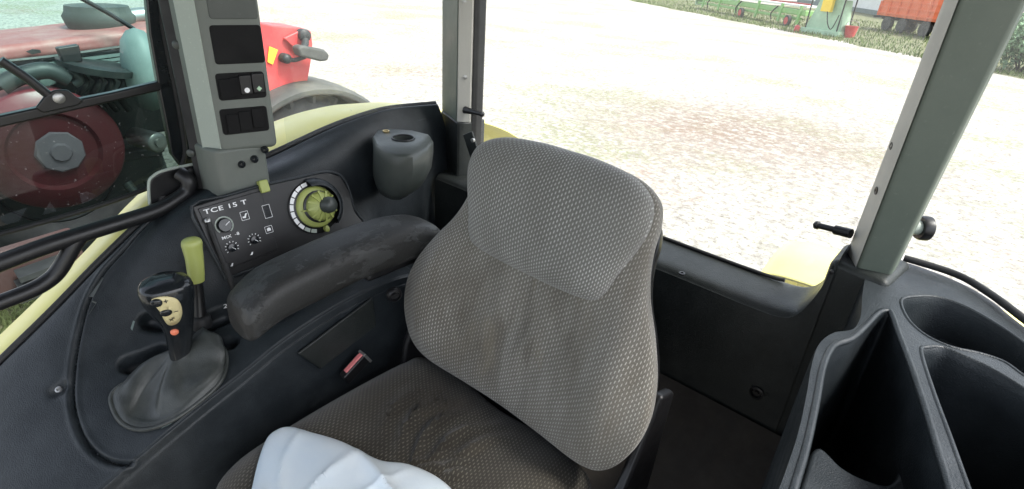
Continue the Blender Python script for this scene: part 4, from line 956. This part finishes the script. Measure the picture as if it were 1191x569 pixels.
MB().box(FS(.55,-.02,1.75),(.7,.25,.9),Matrix((d,nv,Vector((0,0,1)))).transposed()).build('pump_box',M['yellow'],fs,bevel=.04)
MB().tube([FS(.6,-.1,1.4),FS(.75,-.25,.7),FS(.85,-.1,.4),FS(.95,-.1,1.2)],.03,8).build('hose',M['rubber'],fs)
bk=thing('bucket','faded red bucket standing on the grass right of the fuel stand','bucket',tuple(GZ(987,43)))
MB().lathe(GZ(987,44),(0,0,1),[(.26,0),(.36,.62),(.38,.63),(.38,.66),(.34,.66),(.25,.04),(0,.04)],20).build('bucket_body',M['red'],bk)
c=GZ(987,44)+Vector((0,0,.64)); MB().tube([c+Vector((-.36,0,0)),c+Vector((-.3,0,.22)),c+Vector((0,0,.32)),c+Vector((.3,0,.22)),c+Vector((.36,0,0))],.015,6).build('handle',M['steel'],bk)
c=GZ(926,37); k2=thing('drum_cap','small faded red can standing left of the fuel stand','can',tuple(c)); MB().lathe(c,(0,0,1),[(.16,0),(.17,.3),(.1,.36),(.06,.4),(0,.4)],16).build('can_body',M['red'],k2); MB().tube([c+Vector((-.06,0,.38)),c+Vector((0,0,.48)),c+Vector((.06,0,.38))],.015,6).build('handle',M['black'],k2)
# orange tipping trailer
tt=thing('tipping_trailer','orange ribbed tipping trailer with dark wheels at the far right of the yard','trailer',tuple(GZ(1060,42)))
p0=GZ(1016,34); p1=GZ(1110,50); d=(p1-p0).normalized(); nv=Vector((-d.y,d.x,0)); w=(p1-p0).length
def TT(t,off,z): return p0+d*(w*t)+nv*off+Vector((0,0,z))
MB().prism([TT(.0,0,1.0),TT(1,0,1.0),TT(1.02,0,3.0),TT(-.02,0,3.0)],nv*2.3).build('trailer_body',M['orangep'],tt,bevel=.03)
for k in range(4): MB().bar(TT(-.01,-.04,1.2+k*.42),TT(1.01,-.04,1.2+k*.42),.1,.09).build('side_rail',M['orangep'],tt)
for k in range(9): MB().bar(TT(k/8,-.05,1.0),TT(k/8,-.05,3.0),.09,.12,(1,0,0)).build('side_post',M['orangep'],tt)
MB().bar(TT(-.05,1.1,.86),TT(1.05,1.1,.86),1.0,.22).build('chassis',M['rubber'],tt)
MB().bar(TT(-.25,1.1,.8),TT(0,1.1,1.0),.15,.15).build('drawbar',M['rubber'],tt)
for t in(.14,.34,.62,.82):
    for of in(.15,2.0):
        c=TT(t,of,.5); w_=MB().lathe(c,nv,[(.28,-.14),(.48,-.14),(.51,-.08),(.51,.08),(.48,.14),(.28,.14)],28).build('wheel',M['tyre'],tt)
        MB().lathe(c,nv,[(.29,-.12),(.2,-.04),(.1,-.1),(0,-.1)],20).build('rim',M['steel'],w_)
# pale building and hedge far behind
bd=thing('farm_building','long white farm building behind the trailer and fuel stand','building',tuple(GZ(1010,5)))
p0=GZ(985,14)+Vector((0,0,0)); p1=GZ(1075,30); d=(p1-p0).normalized(); nv=Vector((-d.y,d.x,0)); w=(p1-p0).length
def BD(t,off,z): return p0+d*(w*t)+nv*(off+2)+Vector((0,0,z))
MB().prism([BD(-1.5,0,0),BD(4,0,0),BD(4,9,0),BD(-1.5,9,0)],(0,0,4.2)).build('wall',M['wall'],bd,smooth=False)
MB().prism([BD(-1.6,-.5,4.2),BD(-1.6,9.5,4.2),BD(-1.6,4.5,6.5)],d*w*5.7).build('roof',M['rooff'],bd,smooth=False)
for t in(-1,.2,1.6): MB().prism([BD(t,-.05,.02),BD(t+.5,-.05,.02),BD(t+.5,-.05,3.2),BD(t,-.05,3.2)],-nv*.06).build('sliding_door',M['gy'],bd,smooth=False)
MB().bar(BD(-1.5,-.08,.25),BD(4,-.08,.25),.08,.5).build('plinth',M['gy'],bd,smooth=False)
# shrubs right of the corner post
def shrub(c,r,h,label,seed,nleaf=5000):
    rnd=random.Random(seed); t=thing('shrub',label,'shrub',tuple(c),'shrubs along the right yard edge')
    V=[];Fc=[]; lobes=[(rnd.uniform(-.6,.6)*r,rnd.uniform(-.6,.6)*r,h*rnd.uniform(.3,.75),r*rnd.uniform(.35,.6)) for _ in range(14)]
    for k in range(nleaf):
        lx,ly,lz,lr=rnd.choice(lobes); u=Vector((rnd.gauss(0,1),rnd.gauss(0,1),rnd.gauss(0,1))).normalized()*lr*rnd.random()**.35
        p=Vector(c)+Vector((lx,ly,lz))+Vector((u.x,u.y,u.z*.9)); 
        if p.z<.05: continue
        a=Vector((rnd.gauss(0,1),rnd.gauss(0,1),rnd.gauss(0,1))).normalized(); b=a.cross(Vector((rnd.gauss(0,1),rnd.gauss(0,1),rnd.gauss(0,1)))).normalized(); s=rnd.uniform(.05,.13)
        n=len(V); V+=[p-a*s,p+b*s*.5,p+a*s,p-b*s*.5]; Fc.append((n,n+1,n+2,n+3))
    link('foliage',mesh(V,Fc,False),M['leaf'],t,smooth=False)
    m=MB()
    for k in range(6):
        a=k*1.05; m.tube([Vector(c)+Vector((.05*math.cos(a),.05*math.sin(a),0)),Vector(c)+Vector((r*.3*math.cos(a),r*.3*math.sin(a),h*.4)),Vector(c)+Vector((r*.5*math.cos(a),r*.5*math.sin(a),h*.75))],[.04,.03,.01],6)
    m.build('stems',M['rubber'],t)
shrub(GZ(1185,84),1.7,2.3,'green shrub just right of the corner post at the yard edge',1)
shrub(GZ(1245,88),2.0,2.6,'larger green shrub farther right along the yard edge',2)
# ================================================================ LIGHT
w=bpy.data.worlds.new('World'); SC.world=w; w.use_nodes=True; nt=w.node_tree; bg=nt.nodes['Background']
sky=nt.nodes.new('ShaderNodeTexSky'); sky.sky_type='NISHITA'; sky.sun_disc=False; sky.sun_elevation=R(56); sky.air_density=1.0; sky.dust_density=3; sky.ozone_density=1
AZ=72 # compass direction the light comes from, degrees from +Y clockwise
sky.sun_rotation=R(AZ)
hsv=nt.nodes.new('ShaderNodeHueSaturation'); hsv.inputs['Saturation'].default_value=.45
nt.links.new(sky.outputs[0],hsv.inputs['Color']); nt.links.new(hsv.outputs[0],bg.inputs[0]); bg.inputs[1].default_value=.13
sl_=bpy.data.lights.new('sun','SUN'); so=bpy.data.objects.new('sun',sl_); COL.objects.link(so); sl_.energy=1.4; sl_.angle=R(12); sl_.color=(1,.97,.92)
dirv=Vector((math.sin(R(AZ))*math.cos(R(56)),math.cos(R(AZ))*math.cos(R(56)),math.sin(R(56))))
so.rotation_euler=dirv.to_track_quat('Z','Y').to_euler()
SC.view_settings.view_transform='Standard'; SC.view_settings.look='None'; SC.view_settings.gamma=1; SC.view_settings.use_curve_mapping=False
SC.view_settings.exposure=1.95
SC.render.engine='CYCLES'; SC.cycles.max_bounces=8; SC.cycles.transparent_max_bounces=12
